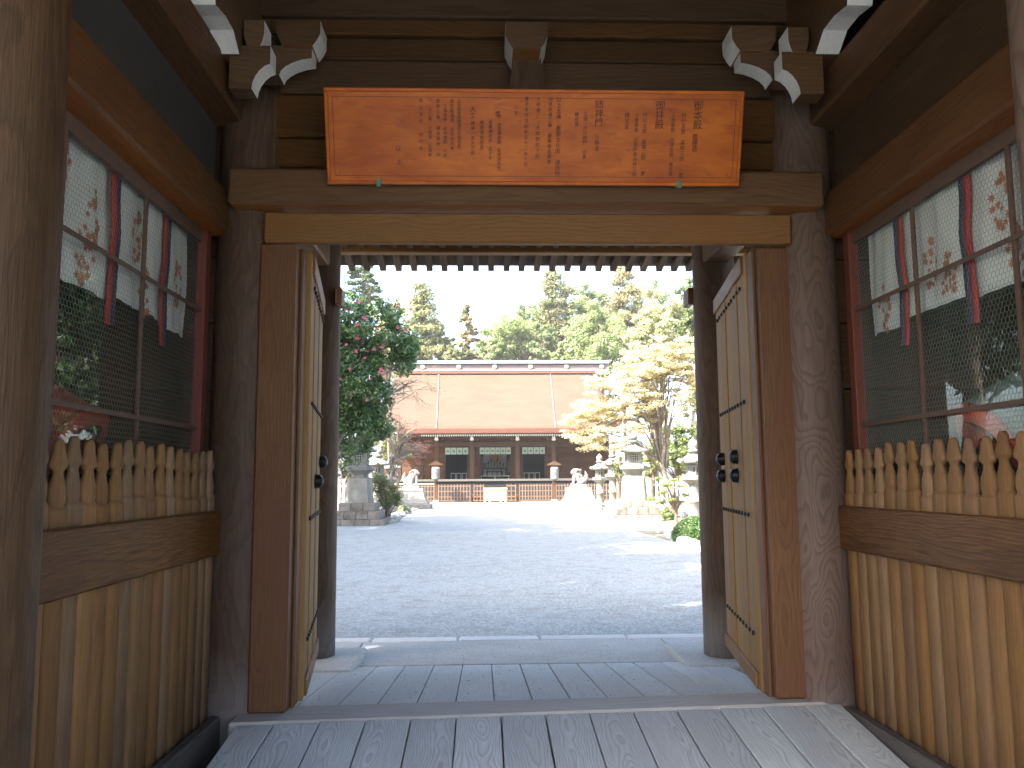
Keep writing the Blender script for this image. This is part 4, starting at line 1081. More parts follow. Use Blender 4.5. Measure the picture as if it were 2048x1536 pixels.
round_lantern(1225.5, 42, 3.28, 1.02, 'taller pale stone lantern between the slim one and the large square lantern')
round_lantern(1388, 27, 2.98, .98, 'rough grey stone lantern partly hidden by the right rear column behind the clipped bush', 'stone')
round_lantern(757, 40, 3.3, 1.1, 'mossy stone lantern just behind the large left lantern', 'stone')
round_lantern(782, 43, 3.1, 1.05, 'mossy stone lantern farther back behind bare branches on the left', 'stone')

# ================================================================== GUARDIAN LION-DOGS
def ell(cx, cy, cz, rx, ry, rz, n=12):
    vs, fs = loft([(cz+rz*math.sin(t), rx*math.cos(t), ry*math.cos(t), cx, cy) for t in [(-.5+k/8)*math.pi*.98 for k in range(9)]], n)
    return vs, fs
def komainu(px, Y, s, lab, opened):
    """s = +1 faces right; a seated lion-dog on a flared plinth"""
    x = atY(px, 950, Y).x
    e = empty('guardian_dog_statue', (x, Y, 0), lab, 'statue', 'stone lion-dogs before the hall')
    box('plinth_slab', e, 'stone_dark', x-1.20, x+1.20, Y-1.1, Y+1.1, 0, .24, .03)
    z = .24
    v, f = loft([(z, 1.02, .95, 0, 0, 1), (z+.10, 1.0, .93, 0, 0, 1), (z+.16, .93, .86, 0, 0, 1), (z+.40, .80, .72, 0, 0, 1), (z+.75, .72, .64, 0, 0, 1)], 20)
    mesh_of('plinth', [(v, f)], 'stone_pale', e, (x, Y, 0))
    box('plinth_cap', e, 'stone', x-.74, x+.74, Y-.66, Y+.66, .992, 1.17, .03)
    mesh_of('ground_stone', [loft([(1.17, .54, .40, 0, 0, .5), (1.30, .52, .38, 0, 0, .5), (1.34, .44, .32, 0, 0, .4)], 20)], 'stone_pale', e, (x, Y, 0))
    b = 1.32
    P = [ell(-.18*s, 0, b+.22, .30, .24, .24), ell(-.02*s, 0, b+.42, .27, .22, .30), ell(.14*s, 0, b+.58, .22, .22, .26), ell(.22*s, -.04, b+.78, .21, .20, .19),
         ell(.37*s, -.06, b+.74, .11, .13, .09), ell(.36*s, -.06, b+.655, .09, .10, .035) if opened else ell(.36*s, -.06, b+.69, .09, .11, .05),
         ell(.30*s, -.15, b+.87, .06, .05, .04), ell(.30*s, .06, b+.87, .06, .05, .04), ell(.43*s, -.06, b+.79, .04, .05, .035)]
    for sd in (-1, 1):
        P += [ell(.30*s, sd*.13, b+.30, .075, .075, .32), ell(.35*s, sd*.13, b+.05, .12, .085, .07), ell(-.12*s, sd*.20, b+.16, .20, .10, .18), ell(.04*s, sd*.22, b+.05, .15, .08, .06),
              ell(.15*s, sd*.19-.02, b+.90, .06, .04, .09)]
    rr = random.Random(4)
    for k in range(34):       # curls of the mane
        a = rr.uniform(0, 2*math.pi); t = rr.uniform(.0, 1)
        P.append(ell(.10*s-.06*s*t+.19*math.cos(a)*(.5 if math.cos(a)*s > 0 else 1), .21*math.sin(a)-.02, b+.50+.45*t, .062, .062, .062, 8))
    for k, (dx, dz, r_) in enumerate(((-.40, .22, .13), (-.46, .38, .14), (-.47, .55, .12), (-.44, .68, .08), (-.41, .78, .04), (-.56, .40, .07), (-.35, .48, .07), (-.55, .55, .06))):
        P.append(ell(dx*s, 0, b+dz, r_*.75, r_*.9, r_*1.15, 10))
    V, Fs = merge(P)
    o = link('body', pydata('body', V, Fs), 'stone_pale', e, (x, Y, 0))
    md = o.modifiers.new('r', 'REMESH'); md.mode = 'VOXEL'; md.voxel_size = .021
    d_ = bpy.context.evaluated_depsgraph_get(); me = bpy.data.meshes.new_from_object(o.evaluated_get(d_))
    o.modifiers.clear(); o.data = me; me.polygons.foreach_set('use_smooth', [True]*len(me.polygons))
    me.materials.clear(); me.materials.append(M['stone_pale'])
    sock = [ell(.405*s, sd_*.07-.045, b+.80, .02, .025, .02, 8) for sd_ in (-1, 1)]
    mesh_of('eye', sock, 'stone_dark', o, (x, Y, 0), smooth=True)
    return e
komainu(823.5, 50, 1, 'seated stone guardian dog facing right on the left plinth before the hall', False)
komainu(1157, 50, -1, 'seated stone guardian dog with open mouth facing left on the right plinth before the hall', True)

# globe lamp
Y = 38; x = atY(1255.5, 850, Y).x; zg = atY(1255.5, 800, Y).z
gl_ = empty('globe_lamp', (x, Y, 0), 'slim white lamp post with a white globe behind the large right lantern', 'lamp post')
mesh_of('pole', [tube([(0, 0, 0), (0, 0, zg-.28)], .045, 10)], 'lamp_pole', gl_, (x, Y, 0), smooth=True)
mesh_of('collar', [lathe([(.06, zg-.34), (.10, zg-.30), (.07, zg-.22)], 12)], 'iron', gl_, (x, Y, 0))
M['globe'] = plain('opal_globe', (.85, .85, .83), .25, .02, 4, 0)
mesh_of('globe', [lathe([(.24*math.sin(t), zg-.24*math.cos(t)) for t in [(.02+.96*k/14)*math.pi for k in range(15)]], 24)], 'globe', gl_, (x, Y, 0), smooth=True)

# white fences beyond the gardens
M['white_fence'] = plain('white_painted_fence', (.74, .74, .72), .7, .05, 4, 0)
def white_fence(pa, pb, Y, py, lab):
    x0, x1 = atY(pa, py, Y).x, atY(pb, py, Y).x; zt = atY(pa, py, Y).z
    e = empty('white_fence', ((x0+x1)/2, Y, 0), lab, 'fence', 'white fences beyond the gardens')
    n = int((x1-x0)/.27)
    for k in range(n+1):
        x = x0+(x1-x0)*k/n; box('picket', e, 'white_fence', x-.065, x+.065, Y-.05, Y+.05, .0, zt, .01)
    for z in (zt*.3, zt*.75): box('rail', e, 'white_fence', x0, x1, Y+.052, Y+.09, z, z+.09, .004)
white_fence(1283, 1372, 47, 957, 'white picket fence behind the bonsai pine on the right')
white_fence(640, 700, 44, 958, 'white picket fence seen beside the left rear column')

# ================================================================== GARDEN BEDS WITH STONES
def bed(pts, name='garden_bed'):
    cx = sum(p[0] for p in pts)/len(pts); cy = sum(p[1] for p in pts)/len(pts)
    e = empty(name, (cx, cy, 0), kind='structure')
    me = pydata('soil', [(p[0]-cx, p[1]-cy, .012) for p in pts], [tuple(range(len(pts)))])
    link('soil', me, 'soil', e, (cx, cy, 0))
    return e
def rock(seed, r):
    rr = random.Random(seed); vs, fs = ell(0, 0, 0, r, r*rr.uniform(.6, .9), r*rr.uniform(.42, .62), 9)
    ph = [rr.uniform(0, 6) for _ in range(4)]
    vs = [(x*(1+.2*math.sin(y*14/r*.3+ph[0])), y*(1+.2*math.sin(x*12/r*.3+ph[1])), z*(1+.2*math.sin(x*9/r*.3+ph[2]))) for x, y, z in vs]
    return pydata('stone', vs, fs, True)
rocks = [rock(i, .15) for i in range(7)]
for r_ in rocks: r_.materials.append(M['pebble'])
def border(e, pts, step=.24, seed=1, s0=.7, s1=1.5, rows=2):
    rr = random.Random(seed)
    for (a, b) in zip(pts[:-1], pts[1:]):
        L = math.hypot(b[0]-a[0], b[1]-a[1]); n = max(1, int(L/step)); nx_, ny_ = -(b[1]-a[1])/L, (b[0]-a[0])/L
        for k in range(n):
            for q in range(rows):
                t = (k+rr.random())/n; o = rr.uniform(-.12, .12)+q*.24
                x, y = a[0]+(b[0]-a[0])*t+nx_*o, a[1]+(b[1]-a[1])*t+ny_*o
                c = link('stone', rr.choice(rocks), None, e, (x, y, .03))
                s_ = rr.uniform(s0, s1); c.scale = (s_, s_, s_*rr.uniform(.8, 1.3)); c.rotation_euler = (0, 0, rr.uniform(0, 6))
G = lambda px, py: (atZ(px, py, 0).x, atZ(px, py, 0).y)
lb = [(-22, 24), G(640, 1050), G(700, 1049.5), G(745, 1048.5), G(785, 1046), G(792, 1036), G(812, 1026), G(828, 1019), (atY(835, 960, 52).x, 54), (-22, 56)]
e1 = bed(lb); border(e1, [lb[1], lb[2], lb[3], lb[4], lb[5], lb[6], lb[7]], .26, 2)
rb = [G(1196, 1030), G(1186, 1037), G(1205, 1043), G(1260, 1058), G(1310, 1072), G(1372, 1092), (9, 18.5), (24, 20), (26, 56), (atY(1180, 960, 52).x, 52)]
e2 = bed(rb)
border(e2, [G(1190, 1036), G(1232, 1045), G(1312, 1044), G(1338, 1036), G(1345, 1028)], .25, 3)
border(e2, [G(1326, 1068), G(1345, 1076), G(1372, 1090), G(1400, 1088)], .22, 4, .8, 1.6)
border(e2, [G(1330, 1040), G(1352, 1032), G(1384, 1034)], .25, 6, .9, 1.8)

rng = np.random.RandomState(11); V, Fs = [], []
for k in range(5200):
    y = 8.42+rng.rand()**1.7*9; x = rng.uniform(-.42*y, .40*y); r = rng.uniform(.005, .014); b0 = len(V); a0 = rng.rand()*3
    for q in range(5): V.append((x+r*math.cos(a0+q*1.257)*rng.uniform(.7, 1.2), y+r*math.sin(a0+q*1.257)*rng.uniform(.7, 1.2), .0))
    V.append((x, y, r*.75)); Fs += [(b0+q, b0+(q+1) % 5, b0+5) for q in range(5)]
gs = link('gravel_stones', pydata('gravel_stones', V, Fs), 'pebble', None, (0, 0, .001))
tag(gs, 'scattered loose stones on the grey gravel near the kerb', 'gravel', kind='stuff')
V, Fs = [], []
for k in range(260):      # dry leaf litter on the paving and the far ramp
    y = rng.uniform(5.3, 8.1); x = rng.uniform(-1.1, 1.7); z = .122 if y > 7.09 else .31-(y-5.15)*.0953+.003; r = rng.uniform(.004, .010); a0 = rng.rand()*6; b0 = len(V)
    V += [(x+r*math.cos(a0), y+r*math.sin(a0), z), (x-r*.4*math.sin(a0), y+r*.4*math.cos(a0), z+.004), (x-r*math.cos(a0), y-r*math.sin(a0), z+.001), (x+r*.4*math.sin(a0), y-r*.4*math.cos(a0), z+.002)]; Fs.append((b0, b0+1, b0+2, b0+3))
lt = link('leaf_litter', pydata('leaf_litter', V, Fs), 'bar', None)
tag(lt, 'tiny dry leaf bits scattered over the pale paving and planks', 'leaf litter', kind='stuff')

# ================================================================== TREES AND SHRUBS
M['bark_brown'] = plain('tree_bark', (.13, .10, .075), .95, .3, 9, .4)
M['bark_grey'] = plain('grey_tree_bark', (.20, .175, .15), .95, .3, 9, .4)
M['leaf_far'] = leafmat('distant_mid_leaf', (.115, .165, .065), (.23, .29, .12), (.31, .33, .16), .5)  # both far greens are paler, with distance haze put into the leaf colour
M['leaf_farb'] = leafmat('distant_bright_leaf', (.17, .235, .085), (.31, .37, .15), (.38, .39, .20), .5)
M['leaf_camellia'] = leafmat('camellia_leaf', (.032, .080, .025), (.085, .16, .042), (.20, .24, .07), .22, .32)
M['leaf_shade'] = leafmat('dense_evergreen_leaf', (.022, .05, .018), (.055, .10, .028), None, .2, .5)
M['leaf_mid'] = leafmat('mid_green_leaf', (.085, .13, .045), (.18, .23, .08), (.26, .26, .12), .45)
M['leaf_bright'] = leafmat('fresh_green_leaf', (.14, .20, .055), (.27, .32, .11), (.34, .33, .16), .45)
M['leaf_olive'] = leafmat('olive_green_leaf', (.12, .145, .06), (.23, .24, .10), (.30, .24, .11), .45)
M['leaf_rust'] = leafmat('rusty_conifer_leaf', (.17, .15, .065), (.29, .24, .11), (.15, .18, .07), .4)
M['leaf_pale'] = leafmat('pale_yellow_green_leaf', (.32, .34, .17), (.46, .45, .26), None, .5)
M['leaf_maple'] = leafmat('golden_young_maple_leaf', (.56, .51, .31), (.72, .67, .45), (.45, .28, .12), .5)
M['leaf_red'] = leafmat('red_budding_maple_leaf', (.22, .07, .06), (.32, .14, .11), (.22, .16, .08), .35)
M['leaf_moss'] = leafmat('mossy_shrub_leaf', (.055, .09, .022), (.12, .15, .035), (.15, .11, .04), .2)
M['petal'] = plain('pink_camellia_petal', (.36, .07, .12), .6, .2, 20, 0)

def leaves(name, parent, mt, clumps, per, size, seed=0, flat=.0, aspect=.55, droop=0, loc=(0, 0, 0)):
    """clumps: array of (x, y, z, r [, rz]) relative to loc; makes leaf-sized rhombic faces gathered in clumps"""
    rng = np.random.RandomState(seed); cl = np.array([c if len(c) == 5 else (*c, c[3]) for c in clumps])
    n = len(cl)*per; ci = np.repeat(np.arange(len(cl)), per)
    d = rng.normal(size=(n, 3)); d /= np.linalg.norm(d, axis=1, keepdims=True); rad = rng.rand(n, 1)**.45
    off = d*rad; P = cl[ci, :3]+off*np.stack([cl[ci, 3], cl[ci, 3], cl[ci, 4]], 1)
    nrm = d*.7+rng.normal(size=(n, 3))*.6+np.array([0, 0, .5+flat*2]); nrm /= np.linalg.norm(nrm, axis=1, keepdims=True)
    t = np.cross(nrm, rng.normal(size=(n, 3))); t /= np.linalg.norm(t, axis=1, keepdims=True)+1e-9; t[:, 2] -= droop; b = np.cross(nrm, t)
    s = size*(.6+.8*rng.rand(n, 1))
    V = np.empty((n, 4, 3)); V[:, 0] = P-t*s*.5; V[:, 1] = P+b*s*aspect*.5+nrm*s*.06; V[:, 2] = P+t*s*.5; V[:, 3] = P-b*s*aspect*.5+nrm*s*.06
    me = bpy.data.meshes.new(name); me.vertices.add(n*4); me.vertices.foreach_set('co', V.reshape(-1))
    me.loops.add(n*4); me.loops.foreach_set('vertex_index', np.arange(n*4, dtype=np.int32))
    me.polygons.add(n); me.polygons.foreach_set('loop_start', np.arange(0, n*4, 4, dtype=np.int32)); me.polygons.foreach_set('loop_total', np.full(n, 4, dtype=np.int32))
    me.update(calc_edges=True)
    return link(name, me, mt, parent, loc)
def shell(blobs, n, rng, r0, r1, inner=.35, flatz=.75):
    """clump centres spread over a union of ellipsoids, mostly near their surface"""
    out = []
    vol = np.array([b[3]*b[4]*b[5] for b in blobs])**(2/3); vol /= vol.sum()
    for k in range(n):
        b = blobs[rng.choice(len(blobs), p=vol)]
        d = rng.normal(size=3); d /= np.linalg.norm(d); q = (inner+(1-inner)*rng.rand()**.6)
        r = r0+(r1-r0)*rng.rand(); out.append((b[0]+d[0]*b[3]*q, b[1]+d[1]*b[4]*q, b[2]+d[2]*b[5]*q, r, r*flatz))
    return out
def limbs(base, top, r, clumps, rng, nb=12, sway=.2):
    """tapered trunk from base to top with limbs that reach into the clumps"""
    base, top = Vector(base), Vector(top); pts = []; L = (top-base).length
    for k in range(9):
        t = k/8; p = base.lerp(top, t)+Vector((rng.normal(), rng.normal(), 0))*sway*.25*math.sin(t*math.pi); pts.append(p)
    parts = [tube(pts, [r*(1.25-.2*min(1, k*3/8))*(1-.8*k/8) if k else r*1.35 for k in range(9)], 9)]
    idx = rng.choice(len(clumps), min(nb, len(clumps)), replace=False)
    for i in idx:
        c = Vector(clumps[i][:3]); t = min(.9, max(.22, (c.z-base.z)/(top.z-base.z)*.75)); k = int(t*8); st_ = pts[k]
        mid = st_.lerp(c, .5)+Vector((rng.normal()*.1, rng.normal()*.1, .12*(c-st_).length)); rb_ = r*.42*(1-t*.6)
        q1 = st_.lerp(mid, .5)+Vector((0, 0, .03)); q2 = mid.lerp(c, .5)+Vector((rng.normal()*.06, 0, .04))
        parts.append(tube([st_, q1, mid, q2, c], [rb_, rb_*.8, rb_*.55, rb_*.35, rb_*.12], 6))
        for _ in range(2):
            e_ = c+Vector((rng.normal(), rng.normal(), rng.normal()*.5))*(clumps[i][3]*1.2)
            parts.append(tube([mid, mid.lerp(e_, .5)+Vector((0, 0, .05)), e_], [rb_*.4, rb_*.25, rb_*.08], 5))
    return parts
def tree(name, px, pyt, pyb, wpx, Y, lab, mt, cat='tree', kind='round', n=80, per=90, leaf=.3, group=None, trunk='bark_brown', seed=1, x_world=None, z_top=None, wid=None, core_z=None, thin=1.0):
    rng = np.random.RandomState(seed)
    if x_world is None:
        x = atY(px, (pyt+pyb)/2, Y).x; zt = atY(px, pyt, Y).z; zb = max(.6, atY(px, pyb, Y).z); hw = wpx/2*Y/F_PX
    else: x, zt, zb, hw = x_world, z_top, core_z, wid
    e = empty(name, (x, Y, 0), lab, cat, group); h = zt-zb
    if kind == 'conifer':
        cl = []
        for k in range(n//3):
            t = ((k+rng.rand())/(n//3))**.85; z = zb+h*t; a = rng.rand()*6.28
            L = hw*((1-t)**.72)*(.55+.6*rng.rand())+.12
            for q in (.30, .62, .92):
                s_ = hw*(.13+.13*(1-t))*(1.1-.35*q)*(.7+.6*rng.rand())*thin
                cl.append((x+L*q*math.cos(a), Y+L*q*math.sin(a), z+L*(.10*q-.16*q*q)+rng.normal()*.05*hw, s_, s_*.5))
        top = (x, Y, zt-.02*h); parts = limbs((x, Y, -.1), top, max(.16, hw*.075), cl, rng, 24, .1)
    elif kind == 'tall':
        blobs = []
        for k in range(13):
            t = (k+.5)/13; ww = hw*(1.0-.62*t**1.5)*rng.uniform(.65, 1.15); a = rng.rand()*6.28; o_ = hw*(.42*(1-t))*rng.uniform(.2, 1.2)
            blobs.append((x+o_*math.cos(a), Y+o_*math.sin(a), zb+h*t*.95, ww*.75, ww*.75, h*.085*rng.uniform(.8, 1.4)))
        cl = shell(blobs, n, rng, hw*.10*thin, hw*.22*thin, .2, .55)
        parts = limbs((x, Y, -.1), (x, Y, zt-.04*h), max(.16, hw*.075), cl, rng, 24, .1)
    else:
        nb = 7; blobs = [(x, Y, zb+h*.55, hw*.72, hw*.72, h*.42)]
        for k in range(nb):
            a = k*6.28/nb+rng.rand(); q = .45+.2*rng.rand(); blobs.append((x+hw*q*math.cos(a), Y+hw*q*math.sin(a), zb+h*(.25+.5*rng.rand()), hw*.42, hw*.42, h*.24))
        blobs.append((x+hw*.1*rng.normal(), Y, zb+h*.82, hw*.38, hw*.38, h*.18))
        cl = shell(blobs, n, rng, hw*.12*thin, hw*.22*thin)
        parts = limbs((x, Y, -.1), (x+.1*hw, Y, zb+h*.75), max(.14, hw*.08), cl, rng, 20, hw*.3)
    mesh_of('trunk', [(([tuple(Vector(v)-Vector((x, Y, 0))) for v in vs]), fs) for vs, fs in parts], trunk, e, (x, Y, 0), smooth=True)
    cl = [(c[0]-x, c[1]-Y, c[2], c[3], c[4]) for c in cl]
    leaves('crown', e, mt, cl, per, leaf, seed, loc=(x, Y, 0))
    return e
gB = 'trees behind the worship hall'
tree('conifer_tree', 728, 470, 640, 105, 78, 'dark feathery conifer whose top rises above the camellia beside the left rear column', 'leaf_shade', kind='conifer', n=120, per=153, leaf=0.23, group=gB, seed=3)
tree('evergreen_tree', 846, 570, 750, 150, 92, 'tall tiered olive-green tree just left of the roof ridge', 'leaf_olive', kind='tall', n=150, per=136, leaf=0.32, group=gB, seed=4, thin=1.3)
tree('evergreen_tree', 884, 650, 740, 70, 96, 'darker green tree at the right foot of the tall tiered tree', 'leaf_far', n=60, per=119, leaf=0.30, group=gB, seed=5)
tree('conifer_tree', 935, 612, 735, 74, 90, 'slender rust-tinged conifer standing alone against the sky', 'leaf_rust', kind='conifer', n=90, per=119, leaf=0.27, group=gB, seed=6)
tree('bush_tree', 912, 680, 740, 70, 88, 'low yellowish tree below the slender rusty conifer', 'leaf_olive', n=50, per=119, leaf=0.27, group=gB, seed=7)
tree('broadleaf_tree', 1035, 617, 745, 165, 100, 'rounded pale green tree over the middle of the roof', 'leaf_farb', n=110, per=136, leaf=0.32, group=gB, seed=8)
tree('broadleaf_tree', 990, 668, 745, 80, 98, 'low light-green tree right of the slender conifer', 'leaf_farb', n=60, per=119, leaf=0.30, group=gB, seed=9)
tree('tall_tree', 1112, 522, 740, 150, 98, 'tall open-topped tree reaching the eaves near the middle of the view', 'leaf_olive', kind='tall', n=120, per=127, leaf=0.32, group=gB, seed=10, thin=1.25)
tree('broadleaf_tree', 1085, 640, 740, 70, 96, 'mid-green tree pressed against the tall open-topped tree', 'leaf_far', n=60, per=119, leaf=0.30, group=gB, seed=11)
tree('broadleaf_tree', 1200, 605, 760, 165, 84, 'large rounded fresh-green tree right of the tall one', 'leaf_farb', n=120, per=136, leaf=0.27, group=gB, seed=12)
tree('broadleaf_tree', 1165, 590, 740, 100, 101, 'airy light-crowned tree between the two tall gold-green trees', 'leaf_farb', n=70, per=102, leaf=0.30, group=gB, seed=61, thin=1.2)
tree('evergreen_tree', 1305, 575, 740, 120, 80, 'feathery yellow-green evergreen right of the tall gold-tinged conifer', 'leaf_pale', kind='tall', n=120, per=119, leaf=0.26, group=gB, seed=62, thin=1.3)
tree('broadleaf_tree', 1163, 562, 740, 130, 106, 'tall rounded olive tree standing behind the two gold-green trees', 'leaf_far', n=110, per=110, leaf=.34, group=gB, seed=71)
tree('broadleaf_tree', 1298, 556, 740, 150, 100, 'broad mid-green tree between the gold-tinged tree and the pine', 'leaf_far', n=120, per=110, leaf=.34, group=gB, seed=72)
tree('broadleaf_tree', 1065, 600, 740, 120, 112, 'tall dusky-green tree behind the middle of the ridge', 'leaf_far', n=100, per=110, leaf=.34, group=gB, seed=73)
tree('broadleaf_tree', 1378, 580, 740, 120, 97, 'green tree behind the pine at the right edge of the opening', 'leaf_farb', n=90, per=110, leaf=.34, group=gB, seed=74)
tree('evergreen_tree', 1128, 682, 745, 70, 82, 'small vivid green tree just above the ridge', 'leaf_farb', n=50, per=119, leaf=0.26, group=gB, seed=13)
tree('tall_tree', 1247, 520, 740, 165, 90, 'tall gold-tinged conifer behind the rounded fresh-green tree', 'leaf_rust', kind='tall', n=150, per=136, leaf=0.30, group=gB, seed=14, thin=1.25)
tree('broadleaf_tree', 1320, 600, 760, 150, 55, 'very bright pale-leaved tree on the right behind the golden maple', 'leaf_pale', n=130, per=110, leaf=.22, group='garden trees', seed=15)
tree('pine_tree', 1385, 545, 690, 100, 46, 'pine with tufted branches at the upper right edge of the doorway', 'leaf_mid', n=46, per=100, leaf=.16, group='garden trees', seed=16)
tree('evergreen_tree', 1392, 755, 960, 120, 41, 'glossy green evergreen behind the golden maple by the right rear column', 'leaf_mid', n=110, per=130, leaf=.13, group='garden trees', seed=17)
tree('evergreen_tree', 1300, 900, 965, 60, 46, 'low light evergreen behind the large right lantern', 'leaf_bright', n=40, per=90, leaf=.13, group='garden trees', seed=18)
tree('evergreen_tree', 1237, 893, 975, 30, 39, 'small leafy evergreen squeezed between the pale lanterns and the square one', 'leaf_bright', n=24, per=110, leaf=.11, group='garden trees', seed=19)
tree('evergreen_tree', 690, 800, 965, 150, 46, 'dark leafy evergreen filling the shade behind the left lanterns', 'leaf_shade', n=110, per=110, leaf=.15, group='garden trees', seed=63)
tree('evergreen_tree', 790, 835, 950, 90, 55, 'mossy brown-green evergreen in front of the left end of the hall', 'leaf_moss', n=60, per=90, leaf=.13, group='garden trees', seed=64)
tree('evergreen_tree', 1350, 840, 965, 130, 50, 'broad light-green evergreen behind the right white fence', 'leaf_mid', n=100, per=110, leaf=.16, group='garden trees', seed=65)
tree('broadleaf_tree', 775, 590, 800, 110, 52, 'thin pale yellow-green tree behind the camellia', 'leaf_pale', n=60, per=60, leaf=.2, group='garden trees', seed=20, thin=.9)
for i, (px, pyt, w_, Y) in enumerate(((700, 670, 130, 100), (800, 655, 120, 105), (960, 690, 110, 108), (1060, 655, 130, 110), (1160, 640, 130, 108), (1300, 620, 150, 104), (1400, 610, 140, 100), (640, 640, 120, 96))):
    t_ = ['lower woodland tree filling the gap behind the camellia crown', 'lower woodland tree behind the left end of the ridge', 'lower woodland tree behind the ridge right of the rusty conifer', 'lower woodland tree behind the middle of the ridge', 'lower woodland tree behind the ridge under the rounded tree', 'woodland tree behind the pale tree on the right', 'woodland tree beyond the right rear column', 'woodland tree beyond the left rear column'][i]
    tree('woodland_tree', px, pyt, 760, w_, Y, t_, 'leaf_far', n=70, per=90, leaf=.42, group='woodland behind the hall', seed=30+i)

# camellia with pink flowers
rng = np.random.RandomState(40); Y = 27.5; S_ = Y/F_PX
def cw(px, py): p = atY(px, py, Y); return p.x, p.z
bl = []
for (px, py, rx, rz) in ((700, 640, 46, 50), (752, 665, 62, 62), (790, 690, 40, 44), (700, 720, 60, 70), (762, 735, 56, 52), (805, 722, 26, 34), (690, 800, 52, 60), (728, 830, 44, 44), (640, 720, 80, 110), (650, 850, 60, 50), (748, 790, 32, 36), (750, 850, 32, 34), (690, 880, 50, 44), (715, 800, 50, 50), (700, 770, 60, 50), (815, 700, 26, 26)):
    x, z = cw(px, py); bl.append((x, Y+rng.uniform(-.5, .5), z, rx*S_, rx*S_*1.0, rz*S_))
cl = shell(bl, 400, rng, .20, .46, .40, .8)
x0 = cw(640, 950)[0]
cam_t = empty('camellia_tree', (x0, Y, 0), 'big glossy camellia tree dotted with pink flowers on the left beside the rear column', 'tree', 'garden trees')
prt = limbs((x0, Y, -.1), (x0+.4, Y, 6.2), .17, cl, rng, 30, .6)
mesh_of('trunk', [([tuple(Vector(v)-Vector((x0, Y, 0))) for v in vs], fs) for vs, fs in prt], 'bark_grey', cam_t, (x0, Y, 0), smooth=True)
cl2 = [(c[0]-x0, c[1]-Y, c[2], c[3], c[4]) for c in cl]
leaves('crown', cam_t, 'leaf_camellia', cl2, 115, .125, 41, loc=(x0, Y, 0), aspect=.5)
fl = []
for k in range(12):
    a = k*2.4; q = .2+.8*(k/12); fl.append(((math.cos(a)*.045*q, math.sin(a)*.045*q, .012*(1-q)), q))
pv, pf = [], []
for k in range(9):
    a = k*2*math.pi/9*(1 if k < 6 else 1); r_ = .062 if k < 6 else .035; h_ = 0 if k < 6 else .02
    b0 = len(pv); ca, sa = math.cos(a), math.sin(a)
    pv += [(0, 0, h_-.01), (ca*r_*.6-sa*r_*.42, sa*r_*.6+ca*r_*.42, h_+.012), (ca*r_, sa*r_, h_+.022), (ca*r_*.6+sa*r_*.42, sa*r_*.6-ca*r_*.42, h_+.012)]; pf.append((b0, b0+1, b0+2, b0+3))
flm = pydata('flower', pv, pf); flm.materials.append(M['petal'])
fls = [(716, 606), (785, 612), (716, 650), (714, 678), (755, 655), (822, 619), (797, 610), (727, 636), (748, 700), (737, 703), (711, 704), (729, 716), (763, 740), (766, 748), (682, 758), (742, 758), (750, 698), (692, 620), (795, 655), (700, 738), (765, 694), (812, 662), (700, 790), (735, 800), (693, 690)]
for (px, py) in fls:
    p = atY(px, py, Y-rng.uniform(1.25, 1.6))
    o = link('flower', flm, None, cam_t, p); o.rotation_euler = (R(90)+rng.normal()*.4, 0, rng.normal()*.6); s_ = rng.uniform(.9, 1.45); o.scale = (s_, s_, s_)

# golden maple on the right: leaning trunk and layered sprays
def maple(base, Y, spray, lab, mt, seed, leaf, per, trunkpts, tr=.10, group='garden trees', rad=(.25, .5)):
    rng = np.random.RandomState(seed)
    bp_ = trunkpts[0]; x0 = bp_[0]
    e = empty('maple_tree', (x0, Y, 0), lab, 'tree', group)
    parts = [tube([Vector((p[0]-x0, p[2]-Y, p[1])) for p in trunkpts], [tr*(1-.65*k/(len(trunkpts)-1)) for k in range(len(trunkpts))], 8)]
    cl = []
    for (px, py, wx, wz, n_) in spray:
        c = atY(px, py, Y)
        for k in range(n_):
            r = rng.uniform(*rad); xx = c.x+rng.uniform(-1, 1)*wx*Y/F_PX; zz = c.z+rng.normal()*wz*Y/F_PX*.5; yy = Y+rng.uniform(-1, 1)*max(1.0, wx*Y/F_PX*.8)
            cl.append((xx-x0, yy-Y, zz, r, r*.3))
    for c in cl[::(7 if len(cl) > 200 else 2)]:
        k = int(rng.randint(2, len(trunkpts))); st_ = Vector((trunkpts[k][0]-x0, trunkpts[k][2]-Y, trunkpts[k][1])); cc_ = Vector(c[:3])
        m1 = st_.lerp(cc_, .35)+Vector((0, 0, .15*(cc_-st_).length)); m2 = st_.lerp(cc_, .7)+Vector((rng.normal()*.08, rng.normal()*.08, .13*(cc_-st_).length))
        parts.append(tube([st_, m1, m2, cc_], [tr*.28, tr*.2, tr*.11, tr*.04], 5))
        for _ in range(3):
            e_ = cc_+Vector((rng.normal()*c[3], rng.normal()*c[3], rng.normal()*.12)); parts.append(tube([m2, m2.lerp(e_, .6)+Vector((0, 0, .04)), e_], [tr*.09, tr*.06, tr*.03], 4))
    mesh_of('trunk', parts, 'bark_grey', e, (x0, Y, 0), smooth=True)
    if per: leaves('crown', e, mt, cl, per, leaf, seed+1, flat=.6, loc=(x0, Y, 0), aspect=.8)
    return e
def tp(px, py, Y, dy=0): p = atY(px, py, Y); return (p.x, p.z, Y+dy)
Y = 35.5
